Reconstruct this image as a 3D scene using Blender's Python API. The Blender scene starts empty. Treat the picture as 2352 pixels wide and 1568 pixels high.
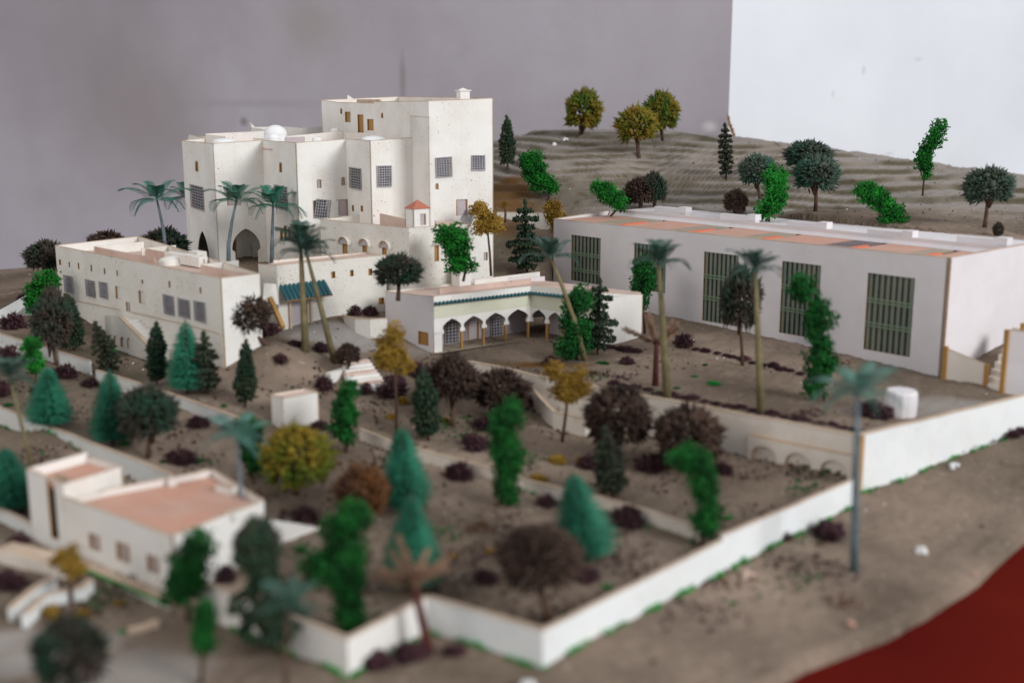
import bpy, math, random
import numpy as np
from mathutils import Vector, Matrix
from mathutils.geometry import tessellate_polygon, delaunay_2d_cdt
random.seed(7); np.random.seed(7)
R = math.radians
# Everything is authored in centimetres of the real tabletop model (camera 28 cm above the hall terrace)
# and converted to metres at the very end.
F_PX = 2686.0; TH = math.atan(563 / F_PX); CAMH = 28.0
sc = bpy.context.scene
# ------------------------------------------------------------------ camera, world, lamps, exposure
cam = bpy.data.cameras.new('camera'); camo = bpy.data.objects.new('camera', cam)
sc.collection.objects.link(camo); sc.camera = camo
cam.sensor_width = 36; cam.lens = 36 * F_PX / 2352
cam.clip_start = 0.02; cam.clip_end = 60
camo.location = (0, 0, CAMH); camo.rotation_euler = (math.pi / 2 - TH, 0, 0)
cam.dof.use_dof = True; cam.dof.focus_distance = 1.56; cam.dof.aperture_fstop = 3.5; cam.dof.aperture_blades = 8
w = bpy.data.worlds.new('World'); sc.world = w; w.use_nodes = True
w.node_tree.nodes['Background'].inputs[0].default_value = (0.90, 0.93, 1.0, 1)
w.node_tree.nodes['Background'].inputs[1].default_value = 0.66
def area(name, loc, target, sx, sy, power, col):
    l = bpy.data.lights.new(name, 'AREA'); l.shape = 'RECTANGLE'; l.size = sx; l.size_y = sy; l.energy = power; l.color = col
    o = bpy.data.objects.new(name, l); sc.collection.objects.link(o); o.location = loc
    o.rotation_euler = (Vector(target) - Vector(loc)).to_track_quat('-Z', 'Y').to_euler(); return o
area('window_light', (430, -230, 270), (0, 140, 0), 2.2, 1.8, 305, (0.96, 0.98, 1.0))
area('left_fill_light', (-300, -90, 170), (-10, 140, 5), 1.8, 1.4, 32, (1.0, 0.95, 0.88))  # added fill lamp brightening left-facing walls, no known source there
sc.view_settings.view_transform = 'Standard'; sc.view_settings.look = 'None'
sc.view_settings.exposure = 0.0; sc.view_settings.gamma = 1.0
sc.cycles.max_bounces = 6

# ------------------------------------------------------------------ rays through the photograph (2352 x 1568 grid) used to survey positions
ct, st = math.cos(TH), math.sin(TH)
def ray(px, py):
    u = px - 1176; v = py - 784
    return np.array([u, F_PX * ct - v * st, -F_PX * st - v * ct])
def Pz(px, py, z):
    r = ray(px, py); return r * ((z - CAMH) / r[2]) + np.array([0, 0, CAMH])
def Py(px, py, Y):
    r = ray(px, py); return r * (Y / r[1]) + np.array([0, 0, CAMH])
def walk(P, d, px):
    dz = P[2] - CAMH; u = px - 1176
    t = (u * (P[1] * ct - dz * st) - F_PX * P[0]) / (F_PX * d[0] - u * d[1] * ct)
    return P + t * np.array([d[0], d[1], 0.0])
def proj(P):
    dz = P[2] - CAMH; dep = P[1] * ct - dz * st
    return 1176 + F_PX * P[0] / dep, 784 - F_PX * (P[1] * st + dz * ct) / dep

# ------------------------------------------------------------------ terrain height
CP = [(0,1560,-5),(400,1560,-5),(800,1555,-4.8),(1250,1555,-4.7),(1744,1568,-5),(2025,1439,-5),(2352,1218,-5),(1970,1310,-4.7),
 (1660,1335,-4.5),(2000,1160,-4.2),(2352,1003,-2.2),(2230,1025,-2.5),(2117,1060,-2.9),(1240,1425,-4.2),(900,1330,-4.1),(1400,1250,-4),(1600,1130,-3.8),(1900,1112,-3.25),(1750,1085,-3.5),
 (1260,990,-3.7),(1000,1030,-3.2),(700,1110,-3.2),(1050,960,-2.8),(1200,1040,-3.5),(1400,1050,-3.8),(940,930,-1.8),(760,860,0.2),
 (345,1040,-2.5),(250,1020,-2.1),(110,980,-1.2),(20,1010,-2.6),(260,900,-0.9),(560,925,-0.5),(450,900,0.1),(360,880,0.2),(290,800,.5),(240,783,.8),(345,816,.4),
 (170,762,1.5),(30,760,1.8),(20,870,0.0),(0,1240,-4),(85,1245,-4.0),(400,1375,-4.5),(200,1330,-4.3),(300,1100,-3.4),(100,1400,-4.7),
 (700,790,2.0),(620,790,3.0),(717,753,2.9),(840,745,2.7),(800,800,1.3),(890,775,1.4),(960,800,0.6),(511,828,1.0),(580,860,0.8),(700,900,-0.7),(850,850,0.0),
 (503,608,6),(615,600,6),(440,585,6),(1000,610,5.8),(1137,615,6.0),(1200,632,5.4),(1260,600,6.4),(1180,560,8.0),(1160,470,12.8),(1250,465,13.0),
 (1250,520,9.9),(1379,297,22.2),(1304,300,21.8),(1140,322,20.5),(1168,386,17.0),(1468,362,18.6),(1634,316,21.3),(1697,324,20.8),(1767,344,19.8),(1931,390,17.2),
 (2059,394,16.8),(2218,420,15.6),(2352,432,15.0),(1330,420,15.5),(1480,440,14.0),(1668,410,16.0),(1873,482,13.6),(2118,447,14.6),
 (2260,520,12.8),(2352,545,12.4),(1700,480,13.0),(2000,520,12.6),(30,672,-0.5),(100,690,2.2)]
WP = [(0,50,-5),(-40,50,-5),(45,55,-5),(75,95,-3.4),(75,110,-1.2),(-80,120,1),(-95,160,-2),(-60,190,1.5),(-110,210,-3),(-60,160,3.5),(-45,185,5),(-20,190,9),
      (-110,70,-4),(-70,60,-4.6),(-50,85,-3.5),(-75,95,-1.5),(110,150,11),(110,190,12.5),(60,235,16),(100,240,10),(20,235,18),(-10,235,16),(-40,235,8),(-100,240,-8),(-140,240,-8),(-140,150,-4),(145,150,9),(145,240,6),
      (60,140,11.0),(70,130,9.5),(40,160,12.8),(20,175,13.6),(40,130,8),(20,150,9),(10,165,11),(55,60,-5.2),(60,80,-5),(0,140,2.0),(5,130,.8),(-4,133,1.5),(5,122,-.6)]
pts = np.array([Pz(*c) for c in CP] + [np.array(p, float) for p in WP])
def tps(r2): return 0.5 * r2 * np.log(r2 + 1e-9)
n = len(pts); XY = pts[:, :2] / 100
K = tps(((XY[:, None] - XY[None]) ** 2).sum(-1)) + np.eye(n) * 2e-4
A_ = np.zeros((n + 3, n + 3)); A_[:n, :n] = K; A_[:n, n] = 1; A_[:n, n + 1:] = XY; A_[n, :n] = 1; A_[n + 1:, :n] = XY.T
rb = np.zeros(n + 3); rb[:n] = pts[:, 2]; WT = np.linalg.solve(A_, rb)
def inpoly(X, Y, poly):
    ins = np.zeros(np.shape(X), bool); j = len(poly) - 1
    for i in range(len(poly)):
        xi, yi = poly[i]; xj, yj = poly[j]
        c = ((yi > Y) != (yj > Y)) & (X < (xj - xi) * (Y - yi) / (yj - yi + 1e-12) + xi); ins ^= c; j = i
    return ins
vv = lambda *a: np.array(a, float)
ha = vv(.748, .664); hb = vv(-.664, .748)
HC = Pz(2160, 880, 0)
HL = walk(vv(HC[0], HC[1], 12.5), hb, 1271); HB = HC[:2] + ha * 20.5; HLB = HL[:2] + ha * 20.5
terr_poly = [tuple(Pz(x, y, 0)[:2]) for x, y in [(1062, 838), (1160, 853), (1225, 870), (1480, 917), (1974, 1011), (2352, 932)]] + \
    [(75, 118), (75, 124), tuple(HB - ha * .9 - hb * .0), tuple(HLB - ha * .9), tuple(HL[:2] + hb * .4 + ha * .3), tuple(Pz(1218, 720, 0.3)[:2]), tuple(Pz(985, 800, .3)[:2])]
hall_poly = [tuple(HC[:2] + ha * .5 + hb * .6), tuple(HB - ha * .6 + hb * .6), tuple(HLB - ha * .6 - hb * .6), tuple(HL[:2] - hb * .6 + ha * .5)]
def hnoise(X, Y, s, seed=0):
    return (np.sin(X * s + 1.3 * seed + 2.1 * np.sin(Y * s * .7 + seed)) * np.cos(Y * s * 1.1 + 1.7 * np.sin(X * s * .8 - seed))
            + .5 * np.sin(X * s * 2.3 - Y * s * 1.9 + seed * 2.7))
def edge_y(X):   # front edge of the sand base (over the red table)
    return np.interp(X, EX, EY)
edge_pts = [Pz(x, y, -5) for x, y in [(1500, 1640), (1744, 1568), (1845, 1507), (2025, 1439), (2107, 1398), (2239, 1319), (2352, 1218), (2460, 1120)]]
EX = [p[0] for p in edge_pts]; EY = [p[1] for p in edge_pts]
def height(X, Y):
    X = np.asarray(X, float); Y = np.asarray(Y, float); x = X / 100; y = Y / 100
    z = np.full(X.shape, WT[n]) + WT[n + 1] * x + WT[n + 2] * y
    for i in range(n): z = z + WT[i] * tps((x - XY[i, 0]) ** 2 + (y - XY[i, 1]) ** 2)
    hill = np.clip((Y - 150) / 10, 0, 1) * np.clip((z - 10) / 3, 0, 1)
    q = z + .35 * hnoise(X, Y, .09, 3)
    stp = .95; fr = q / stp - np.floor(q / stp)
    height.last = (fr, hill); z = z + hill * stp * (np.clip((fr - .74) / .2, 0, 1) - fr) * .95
    it = inpoly(X, Y, terr_poly); fR = np.clip((X - 60) / 10, 0, 1); z = np.where(it, np.maximum(z * .3, 0) * (1 - fR) + z * fR, z)
    z = z + .10 * hnoise(X, Y, .35, 1) * np.where(it, .3, 1) + .04 * hnoise(X, Y, 1.3, 2)
    z = np.where(inpoly(X, Y, hall_poly), -.5, z)
    d = edge_y(X) - Y; front = (X > EX[0] - 2) & (d > 0); z = np.where(front, z - np.minimum(d * 1.5, 3), z)
    return z
def H1(x, y): return float(height(np.array([x]), np.array([y]))[0])
TS = np.concatenate([np.arange(50, 120, .5), np.arange(120, 240, 1.0)])
def G(px, py):
    r = ray(px, py); X = r[0] / r[1] * TS; Z = CAMH + r[2] / r[1] * TS
    d = Z - height(X, TS); k = np.where(d <= 0)[0]
    k = k[0] if len(k) else len(TS) - 1
    a = TS[max(k - 1, 0)]; b = TS[k]
    for _ in range(12):
        m = (a + b) / 2
        if CAMH + r[2] / r[1] * m - H1(r[0] / r[1] * m, m) > 0: a = m
        else: b = m
    Y = (a + b) / 2; X = r[0] / r[1] * Y; return vv(X, Y, H1(X, Y))
def GT(px, py, h):   # point whose top, h above the ground, is seen at px,py
    z = -3.0
    for _ in range(25):
        P = Pz(px, py, z); z = .5 * z + .5 * (H1(P[0], P[1]) + h)
    return Pz(px, py, z)

# ------------------------------------------------------------------ materials
def lin(c): return tuple(((x / 255) / 12.92 if x / 255 <= .04045 else ((x / 255 + .055) / 1.055) ** 2.4) for x in c)
class NT:
    def __init__(s, name, rough=.7, spec=.3):
        s.m = bpy.data.materials.new(name); s.m.use_nodes = True; s.t = s.m.node_tree
        s.b = s.t.nodes['Principled BSDF']; s.b.inputs['Roughness'].default_value = rough; s.b.inputs['Specular IOR Level'].default_value = spec
    def n(s, typ, **kw):
        nd = s.t.nodes.new(typ)
        for k, v in kw.items(): setattr(nd, k, v)
        return nd
    def l(s, a, b): s.t.links.new(a, b)
    def pos(s): return s.n('ShaderNodeNewGeometry').outputs['Position']
    def uv(s): return s.n('ShaderNodeTexCoord').outputs['UV']
    def obj(s): return s.n('ShaderNodeTexCoord').outputs['Object']
    def noise(s, vec, scale, detail=3, rough=.5):   # scale per cm
        t = s.n('ShaderNodeTexNoise'); t.inputs['Scale'].default_value = scale; t.inputs['Detail'].default_value = detail
        t.inputs['Roughness'].default_value = rough; s.l(vec, t.inputs['Vector']); return t.outputs['Fac']
    def ramp(s, fac, stops):
        r = s.n('ShaderNodeValToRGB'); s.l(fac, r.inputs[0]); e = r.color_ramp.elements
        while len(e) < len(stops): e.new(.5)
        for i, (p, c) in enumerate(stops): e[i].position = p; e[i].color = (*c, 1) if len(c) == 3 else c
        return r.outputs[0]
    def mix(s, fac, a, b, mode='MIX'):
        m = s.n('ShaderNodeMix', data_type='RGBA', blend_type=mode)
        for sock, v in ((m.inputs[0], fac), (m.inputs[6], a), (m.inputs[7], b)):
            if isinstance(v, (int, float)): sock.default_value = v
            elif isinstance(v, tuple): sock.default_value = (*v[:3], 1)
            else: s.l(v, sock)
        return m.outputs[2]
    def math(s, op, a, b=None):
        m = s.n('ShaderNodeMath', operation=op)
        for sock, v in zip(m.inputs, (a, b)):
            if v is None: continue
            if isinstance(v, (int, float)): sock.default_value = v
            else: s.l(v, sock)
        return m.outputs[0]
    def bump(s, h, strength=.3, dist=.001):
        b = s.n('ShaderNodeBump'); b.inputs['Strength'].default_value = strength; b.inputs['Distance'].default_value = dist
        s.l(h, b.inputs['Height']); s.l(b.outputs[0], s.b.inputs['Normal'])
    def col(s, c):
        if isinstance(c, tuple): s.b.inputs['Base Color'].default_value = (*c[:3], 1)
        else: s.l(c, s.b.inputs['Base Color'])
BLK = (0, 0, 0); WHT = (1, 1, 1)
def card(name, base, stain=(.50, .40, .27), stain_amt=.35, speck=.66, pattern=None, rough=.65, tint=(.8, .76, .68)):
    t = NT(name, rough, .25); p = t.pos()
    c = t.mix(t.math('MULTIPLY', t.ramp(t.noise(p, 22, 5, .65), [(.42, BLK), (.72, WHT)]), stain_amt), base, stain)
    c = t.mix(t.math('MULTIPLY', t.ramp(t.noise(p, 55, 3), [(.4, BLK), (.8, WHT)]), .35), c, tint)
    h = t.noise(p, 160, 3)
    if pattern:
        br = t.n('ShaderNodeTexBrick'); t.l(t.uv(), br.inputs['Vector']); br.inputs['Scale'].default_value = 1
        if pattern == 'brick': bw, bh, mo = .55, .27, .022
        else: bw, bh, mo = .16, 9, .02
        br.inputs['Brick Width'].default_value = bw; br.inputs['Row Height'].default_value = bh; br.inputs['Mortar Size'].default_value = mo
        br.inputs['Color1'].default_value = (1, 1, 1, 1); br.inputs['Color2'].default_value = (.97, .96, .94, 1); br.inputs['Mortar'].default_value = (.80, .77, .72, 1) if pattern == 'brick' else (.93, .92, .90, 1)
        c = t.mix(.8, c, br.outputs['Color'], 'MULTIPLY'); h = t.math('SUBTRACT', t.math('MULTIPLY', h, .4), br.outputs['Fac'])
    if speck:
        sp = t.math('MULTIPLY', t.ramp(t.noise(p, 420, 2, .5), [(speck, BLK), (speck + .03, WHT)]), t.ramp(t.noise(p, 22, 3), [(.42, BLK), (.6, WHT)]))
        c = t.mix(t.math('MULTIPLY', sp, .8), c, (.10, .06, .035))
    t.col(c); t.bump(h, .35, .0006); return t.m
M = {}
M['palace'] = card('cream_embossed_card', (.81, .785, .745), pattern='vert', stain_amt=.32, speck=.675)
M['brick'] = card('brick_embossed_card', (.74, .71, .65), pattern='brick', stain_amt=.32, speck=.655, stain=(.48, .40, .31))
M['hall'] = card('pale_lilac_card', (.69, .65, .655), stain_amt=.20, speck=.74, tint=(.6, .56, .56), stain=(.5, .42, .38))
M['hallend'] = M['hall']
M['house'] = card('white_card', (.74, .71, .67), stain_amt=.25, speck=.72)
M['gwall'] = card('dirty_white_wall_card', (.66, .655, .63), stain_amt=.35, speck=.665, stain=(.42, .40, .35), tint=(.6, .62, .58))
M['gwall2'] = card('warm_retaining_wall_card', (.72, .65, .57), stain_amt=.45, speck=.70, stain=(.50, .36, .24))
M['bwall'] = card('clean_white_wall_card', (.74, .755, .745), stain_amt=.35, speck=.70, stain=(.52, .50, .45))
M['rim'] = card('aged_card_edge', (.50, .38, .28), stain=(.24, .15, .09), stain_amt=.6, speck=.7, tint=(.7, .58, .46))
M['edge'] = card('ochre_cut_edge', (.38, .20, .06), stain=(.20, .10, .04), stain_amt=.5, speck=0, tint=(.5, .33, .14))
M['lilac'] = card('lilac_paper', (.47, .41, .42), stain_amt=.3, speck=.7, tint=(.5, .44, .42), stain=(.30, .22, .18))
M['dim'] = card('hole_shade_backing', (.10, .085, .09), stain_amt=.3, speck=0, tint=(.12, .1, .1), stain=(.05, .04, .04))  # dark sheet that paints the shade inside grilled window holes
M['roofpink'] = card('pinkish_roof_card', (.60, .44, .37), stain_amt=.55, speck=.66, stain=(.32, .20, .14), tint=(.66, .55, .48))
M['terracotta'] = card('terracotta_card', (.58, .25, .16), stain_amt=.3, speck=.7, stain=(.36, .16, .10), tint=(.6, .33, .23))
M['salmon'] = card('salmon_card', (.52, .27, .19), stain_amt=.5, speck=.68, stain=(.40, .30, .25), tint=(.58, .42, .35))
M['salmon_d'] = card('grey_beige_card', (.33, .27, .20), stain_amt=.4, speck=.7, stain=(.2, .17, .12), tint=(.4, .33, .25))
M['charcoal'] = card('charcoal_card', (.12, .09, .10), stain_amt=.2, speck=0, tint=(.16, .12, .12))
M['orange'] = card('orange_card', (.62, .15, .07), stain_amt=.1, speck=0, tint=(.8, .25, .12))
M['redroof'] = card('brick_red_card', (.40, .13, .08), stain_amt=.2, speck=0, tint=(.45, .18, .12))
M['teal'] = card('teal_glazed_tile', (.012, .070, .085), stain_amt=.3, speck=.7, stain=(.02, .07, .08), tint=(.03, .14, .15), rough=.4)
M['frieze'] = card('pale_green_frieze', (.62, .61, .48), stain_amt=.3, speck=.72, stain=(.62, .55, .42), tint=(.62, .64, .42))
M['dome'] = card('white_plaster_dome', (.80, .80, .80), stain_amt=.2, speck=.72, stain=(.6, .58, .55))
M['greenglass'] = card('dark_green_grey_glass', (.035, .035, .035), stain_amt=.2, speck=0, tint=(.07, .08, .07), rough=.4)
M['greenbar'] = card('pale_green_bar', (.17, .25, .16), stain_amt=.2, speck=0, tint=(.2, .27, .19))
M['greybar'] = card('grey_green_slat', (.15, .18, .14), stain_amt=.2, speck=0, tint=(.17, .19, .16))
t = NT('grille_metal', .45, .5); t.b.inputs['Metallic'].default_value = .25; t.col(t.mix(t.noise(t.pos(), 90, 2), (.22, .21, .225), (.47, .455, .48))); M['grille'] = t.m
def simple(name, c1, c2, sc_=60, rough=.7, spec=.2, bump=.3):
    t = NT(name, rough, spec); p = t.obj()
    oi = t.n('ShaderNodeObjectInfo').outputs['Random']
    f = t.ramp(t.noise(t.pos(), sc_, 3, .6), [(.33, BLK), (.67, WHT)])
    c = t.mix(f, c1, c2); hs = t.n('ShaderNodeHueSaturation'); t.l(c, hs.inputs['Color'])
    t.l(t.math('ADD', t.math('MULTIPLY', oi, .3), .85), hs.inputs['Value']); t.col(hs.outputs[0])
    if bump: t.bump(t.noise(t.pos(), sc_ * 4, 2), bump, .0006)
    return t.m
M['trunk_dark'] = simple('dark_brown_trunk', (.045, .022, .016), (.12, .07, .045))
M['trunk_red'] = simple('red_brown_trunk', (.045, .012, .010), (.095, .026, .02))
M['trunk_olive'] = simple('olive_plastic_trunk', (.125, .10, .05), (.20, .165, .085), 90)
M['trunk_grey'] = simple('grey_plastic_trunk', (.085, .115, .13), (.18, .215, .235), 90)
M['frond'] = simple('palm_frond_plastic', (.008, .075, .045), (.02, .17, .11), 60, .45, .4, 0)
M['frond_dk'] = simple('dusty_palm_frond_plastic', (.018, .05, .035), (.045, .105, .075), 60, .5, .4, 0)
M['frond_pale'] = simple('pale_palm_frond_plastic', (.03, .10, .075), (.11, .24, .19), 60, .5, .4, 0)
M['cypress'] = simple('dark_green_clump', (.008, .035, .018), (.035, .045, .022), 50)
M['cypress_br'] = simple('brown_green_clump', (.02, .018, .010), (.035, .05, .028), 50)
M['brush'] = simple('teal_brush_needle', (.008, .095, .052), (.032, .23, .135), 40, .5, .3, 0)
M['foam'] = simple('bright_green_foam', (.002, .045, .004), (.018, .24, .022), 75)
M['foam_dk'] = simple('deep_green_foam', (.003, .028, .006), (.014, .15, .022), 75)
M['yellow'] = simple('mustard_foam', (.16, .085, .008), (.37, .225, .035), 45)
M['spike_br'] = simple('brown_spike_foliage', (.022, .013, .010), (.085, .050, .035), 50)
M['spike_gr'] = simple('green_brown_spike_foliage', (.012, .05, .028), (.06, .035, .028), 28)
M['spike_pl'] = simple('dusty_plum_green_spike_foliage', (.022, .085, .055), (.075, .085, .065), 26)
M['spike_yl'] = simple('olive_yellow_spike_foliage', (.22, .13, .012), (.035, .10, .010), 30)
M['rust'] = simple('rusty_brown_foliage', (.14, .055, .015), (.06, .03, .02), 35)
M['shrub'] = simple('plum_brown_shrub', (.030, .012, .016), (.085, .035, .042), 60)
M['moss'] = simple('bright_green_flock', (.008, .12, .012), (.03, .30, .05), 60)
M['tan_branch'] = simple('tan_fuzzy_branch', (.20, .11, .07), (.34, .21, .14), 60)
# sand ground
t = NT('dusty_sand', .95, .1); p = t.pos()
c = t.mix(t.ramp(t.noise(p, 7, 5, .6), [(.35, BLK), (.65, WHT)]), (.132, .098, .072), (.285, .212, .160))
c = t.mix(t.math('MULTIPLY', t.ramp(t.noise(p, 3.2, 4, .6), [(.46, BLK), (.66, WHT)]), .6), c, (.085, .068, .048))
c = t.mix(t.math('MULTIPLY', t.ramp(t.noise(p, 130, 3, .7), [(.55, BLK), (.75, WHT)]), .55), c, (.06, .045, .035))
c = t.mix(t.math('MULTIPLY', t.ramp(t.noise(p, 170, 2, .7), [(.62, BLK), (.72, WHT)]), .5), c, (.42, .36, .29))
attr = t.n('ShaderNodeVertexColor'); attr.layer_name = 'patch'
sp = t.n('ShaderNodeSeparateColor'); t.l(attr.outputs[0], sp.inputs[0])
c = t.mix(sp.outputs[0], c, t.mix(t.noise(p, 60, 3), (.040, .044, .022), (.095, .082, .050)))  # first channel: green ground patches and painted ledge shade
c = t.mix(sp.outputs[1], c, (.13, .06, .016))
c = t.mix(sp.outputs[2], c, t.mix(t.noise(p, 40, 3), (.26, .23, .21), (.33, .30, .27)))
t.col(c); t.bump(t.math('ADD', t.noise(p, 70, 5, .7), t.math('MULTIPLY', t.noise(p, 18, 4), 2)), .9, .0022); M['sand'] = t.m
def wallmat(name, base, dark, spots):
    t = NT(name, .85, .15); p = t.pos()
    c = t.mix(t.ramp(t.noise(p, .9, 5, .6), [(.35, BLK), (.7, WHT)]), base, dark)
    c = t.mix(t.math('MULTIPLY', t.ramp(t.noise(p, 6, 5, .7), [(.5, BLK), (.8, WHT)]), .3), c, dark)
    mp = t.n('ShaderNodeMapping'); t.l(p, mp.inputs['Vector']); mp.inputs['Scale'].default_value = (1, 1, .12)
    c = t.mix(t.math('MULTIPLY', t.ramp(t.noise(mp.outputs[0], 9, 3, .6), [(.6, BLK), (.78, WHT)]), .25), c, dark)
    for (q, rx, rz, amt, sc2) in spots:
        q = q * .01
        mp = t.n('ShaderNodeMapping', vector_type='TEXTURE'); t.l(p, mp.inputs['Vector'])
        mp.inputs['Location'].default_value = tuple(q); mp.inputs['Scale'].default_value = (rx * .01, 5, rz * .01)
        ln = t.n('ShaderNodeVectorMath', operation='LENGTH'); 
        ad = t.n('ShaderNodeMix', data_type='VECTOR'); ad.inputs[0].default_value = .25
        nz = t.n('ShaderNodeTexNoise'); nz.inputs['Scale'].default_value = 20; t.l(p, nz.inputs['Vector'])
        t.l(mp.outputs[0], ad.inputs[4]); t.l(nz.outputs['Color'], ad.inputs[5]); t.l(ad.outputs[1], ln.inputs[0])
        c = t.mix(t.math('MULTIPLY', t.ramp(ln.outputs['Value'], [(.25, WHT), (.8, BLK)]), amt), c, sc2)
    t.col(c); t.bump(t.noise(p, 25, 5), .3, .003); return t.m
t = NT('red_cloth', .95, .02); p = t.pos()
t.col(t.mix(t.ramp(t.noise(p, 3.5, 4), [(.35, BLK), (.7, WHT)]), (.075, .005, .004), (.12, .010, .005))); t.bump(t.noise(p, 60, 4), .3, .002); M['red'] = t.m

# ------------------------------------------------------------------ mesh helpers
COL = sc.collection
class MB:
    def __init__(s): s.v = []; s.f = []; s.m = []; s.uv = []
    def add(s, vs, fs, mi=0, uvs=None):
        o = len(s.v); s.v += [tuple(map(float, q)) for q in vs]
        s.uv += uvs if uvs else [(q[0] + q[1], q[2]) for q in vs]
        for f in fs: s.f.append(tuple(i + o for i in f)); s.m.append(mi)
    def box(s, c, hx, hy, hz, rot=0, mi=0, top=None):      # centre, half sizes, rot about z, optional top material
        cs, sn = math.cos(rot), math.sin(rot); vs = []
        for dz in (-hz, hz):
            for dx, dy in ((-hx, -hy), (hx, -hy), (hx, hy), (-hx, hy)): vs.append((c[0] + dx * cs - dy * sn, c[1] + dx * sn + dy * cs, c[2] + dz))
        s.add(vs, [(0, 1, 5, 4), (1, 2, 6, 5), (2, 3, 7, 6), (3, 0, 4, 7), (3, 2, 1, 0)], mi); 
        s.add(vs, [(4, 5, 6, 7)], mi if top is None else top)
    def bar(s, a, b, r, mi=0, nrm=None):                    # square bar from a to b
        a = Vector(a); b = Vector(b); d = (b - a).normalized()
        x = d.cross(Vector((0, 0, 1))); x = x.normalized() if x.length > 1e-4 else Vector((1, 0, 0)); y = d.cross(x)
        vs = [p + x * i * r + y * j * r for p in (a, b) for i, j in ((-1, -1), (1, -1), (1, 1), (-1, 1))]
        s.add(vs, [(0, 1, 5, 4), (1, 2, 6, 5), (2, 3, 7, 6), (3, 0, 4, 7), (3, 2, 1, 0), (4, 5, 6, 7)], mi)
    def tube(s, pts, rad, mi=0, k=7):
        rings = []; P = [Vector(p) for p in pts]
        for i, p in enumerate(P):
            d = (P[min(i + 1, len(P) - 1)] - P[max(i - 1, 0)]).normalized()
            x = d.cross(Vector((0, 1, .01))); x = x.normalized() if x.length > 1e-3 else Vector((1, 0, 0)); y = d.cross(x)
            rings.append([p + (x * math.cos(2 * math.pi * j / k) + y * math.sin(2 * math.pi * j / k)) * rad[i] for j in range(k)])
        vs = [q for r_ in rings for q in r_]; fs = []
        for i in range(len(P) - 1):
            for j in range(k): fs.append((i * k + j, i * k + (j + 1) % k, (i + 1) * k + (j + 1) % k, (i + 1) * k + j))
        fs.append(tuple(range(k - 1, -1, -1))); fs.append(tuple((len(P) - 1) * k + j for j in range(k))); s.add(vs, fs, mi)
    def dome(s, c, r, h, mi=0, k=20, rows=6, jit=0.0):
        vs = []; fs = []
        for i in range(rows):
            a = math.pi / 2 * i / rows
            for j in range(k):
                q = 1 + random.uniform(-jit, jit); vs.append((c[0] + r * math.cos(a) * math.cos(2 * math.pi * j / k) * q, c[1] + r * math.cos(a) * math.sin(2 * math.pi * j / k) * q, c[2] + h * math.sin(a)))
        vs.append((c[0], c[1], c[2] + h))
        for i in range(rows - 1):
            for j in range(k): fs.append((i * k + j, i * k + (j + 1) % k, (i + 1) * k + (j + 1) % k, (i + 1) * k + j))
        for j in range(k): fs.append(((rows - 1) * k + j, (rows - 1) * k + (j + 1) % k, len(vs) - 1))
        s.add(vs, fs, mi)
    def slab(s, O, u, nrm, outline, holes=(), th=.2, mf=0, me=1):     # cut card: outline + holes in (along, up), thickness behind
        O = Vector(O); u = Vector((u[0], u[1], 0)); nv = Vector((nrm[0], nrm[1], 0)); loops = [list(outline)] + [list(h) for h in holes]
        def area2(l): return sum(l[i][0] * l[(i + 1) % len(l)][1] - l[(i + 1) % len(l)][0] * l[i][1] for i in range(len(l)))
        loops = [l if (area2(l) > 0) == (i == 0) else l[::-1] for i, l in enumerate(loops)]
        flat = [q for l in loops for q in l]; ed = []; i0 = 0
        for l in loops: ed += [(i0 + i, i0 + (i + 1) % len(l)) for i in range(len(l))]; i0 += len(l)
        cv, _e, cf, *_r = delaunay_2d_cdt([Vector(q) for q in flat], ed, [], 0, 1e-5)
        T1 = []
        for a, b, c in cf:
            gx = (cv[a].x + cv[b].x + cv[c].x) / 3; gy = (cv[a].y + cv[b].y + cv[c].y) / 3
            if not bool(inpoly(np.array(gx), np.array(gy), loops[0])) or any(bool(inpoly(np.array(gx), np.array(gy), h)) for h in loops[1:]): continue
            ar = (cv[b] - cv[a]).cross(cv[c] - cv[a]); T1.append((a, b, c) if ar > 0 else (a, c, b))
        cf_ = [O + u * q.x + Vector((0, 0, q.y)) for q in cv]; cu = [(q.x, q.y) for q in cv]
        s.add(cf_, T1, mf, cu); s.add([p - nv * th for p in cf_], [f[::-1] for f in T1], mf, cu)
        fr = [O + u * a + Vector((0, 0, b)) for a, b in flat]; bk = [p - nv * th for p in fr]; uv = [tuple(q) for q in flat]
        N = len(flat); fs = []; i0 = 0
        for l in loops:
            k = len(l)
            for i in range(k): a = i0 + i; b = i0 + (i + 1) % k; fs.append((b, a, a + N, b + N))
            i0 += k
        s.add(fr + bk, fs, me, uv + uv)
    def build(s, name, mats, parent=None, smooth=False, origin=None):
        me = bpy.data.meshes.new(name); o = bpy.data.objects.new(name, me); COL.objects.link(o)
        org = np.array(origin if origin is not None else (parent.location if parent is not None else (0, 0, 0)), float)
        V = np.array(s.v, float) - org
        if parent is not None and parent.parent is not None: V = V - np.array(parent.parent.location)
        me.from_pydata(V.tolist(), [], s.f)
        for m in (mats if isinstance(mats, (list, tuple)) else [mats]): me.materials.append(M[m])
        me.polygons.foreach_set('material_index', s.m)
        if smooth: me.polygons.foreach_set('use_smooth', [True] * len(s.f))
        uvl = me.uv_layers.new(name='UVMap'); li = np.zeros(len(me.loops), int); me.loops.foreach_get('vertex_index', li)
        uvl.data.foreach_set('uv', np.array(s.uv, float)[li].ravel()); me.update()
        if parent is not None: o.parent = parent
        elif origin is not None: o.location = org
        return o
def tag(o, label=None, cat=None, group=None, kind=None):
    if label: o['label'] = label
    if cat: o['category'] = cat
    if group: o['group'] = group
    if kind: o['kind'] = kind
    return o
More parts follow.
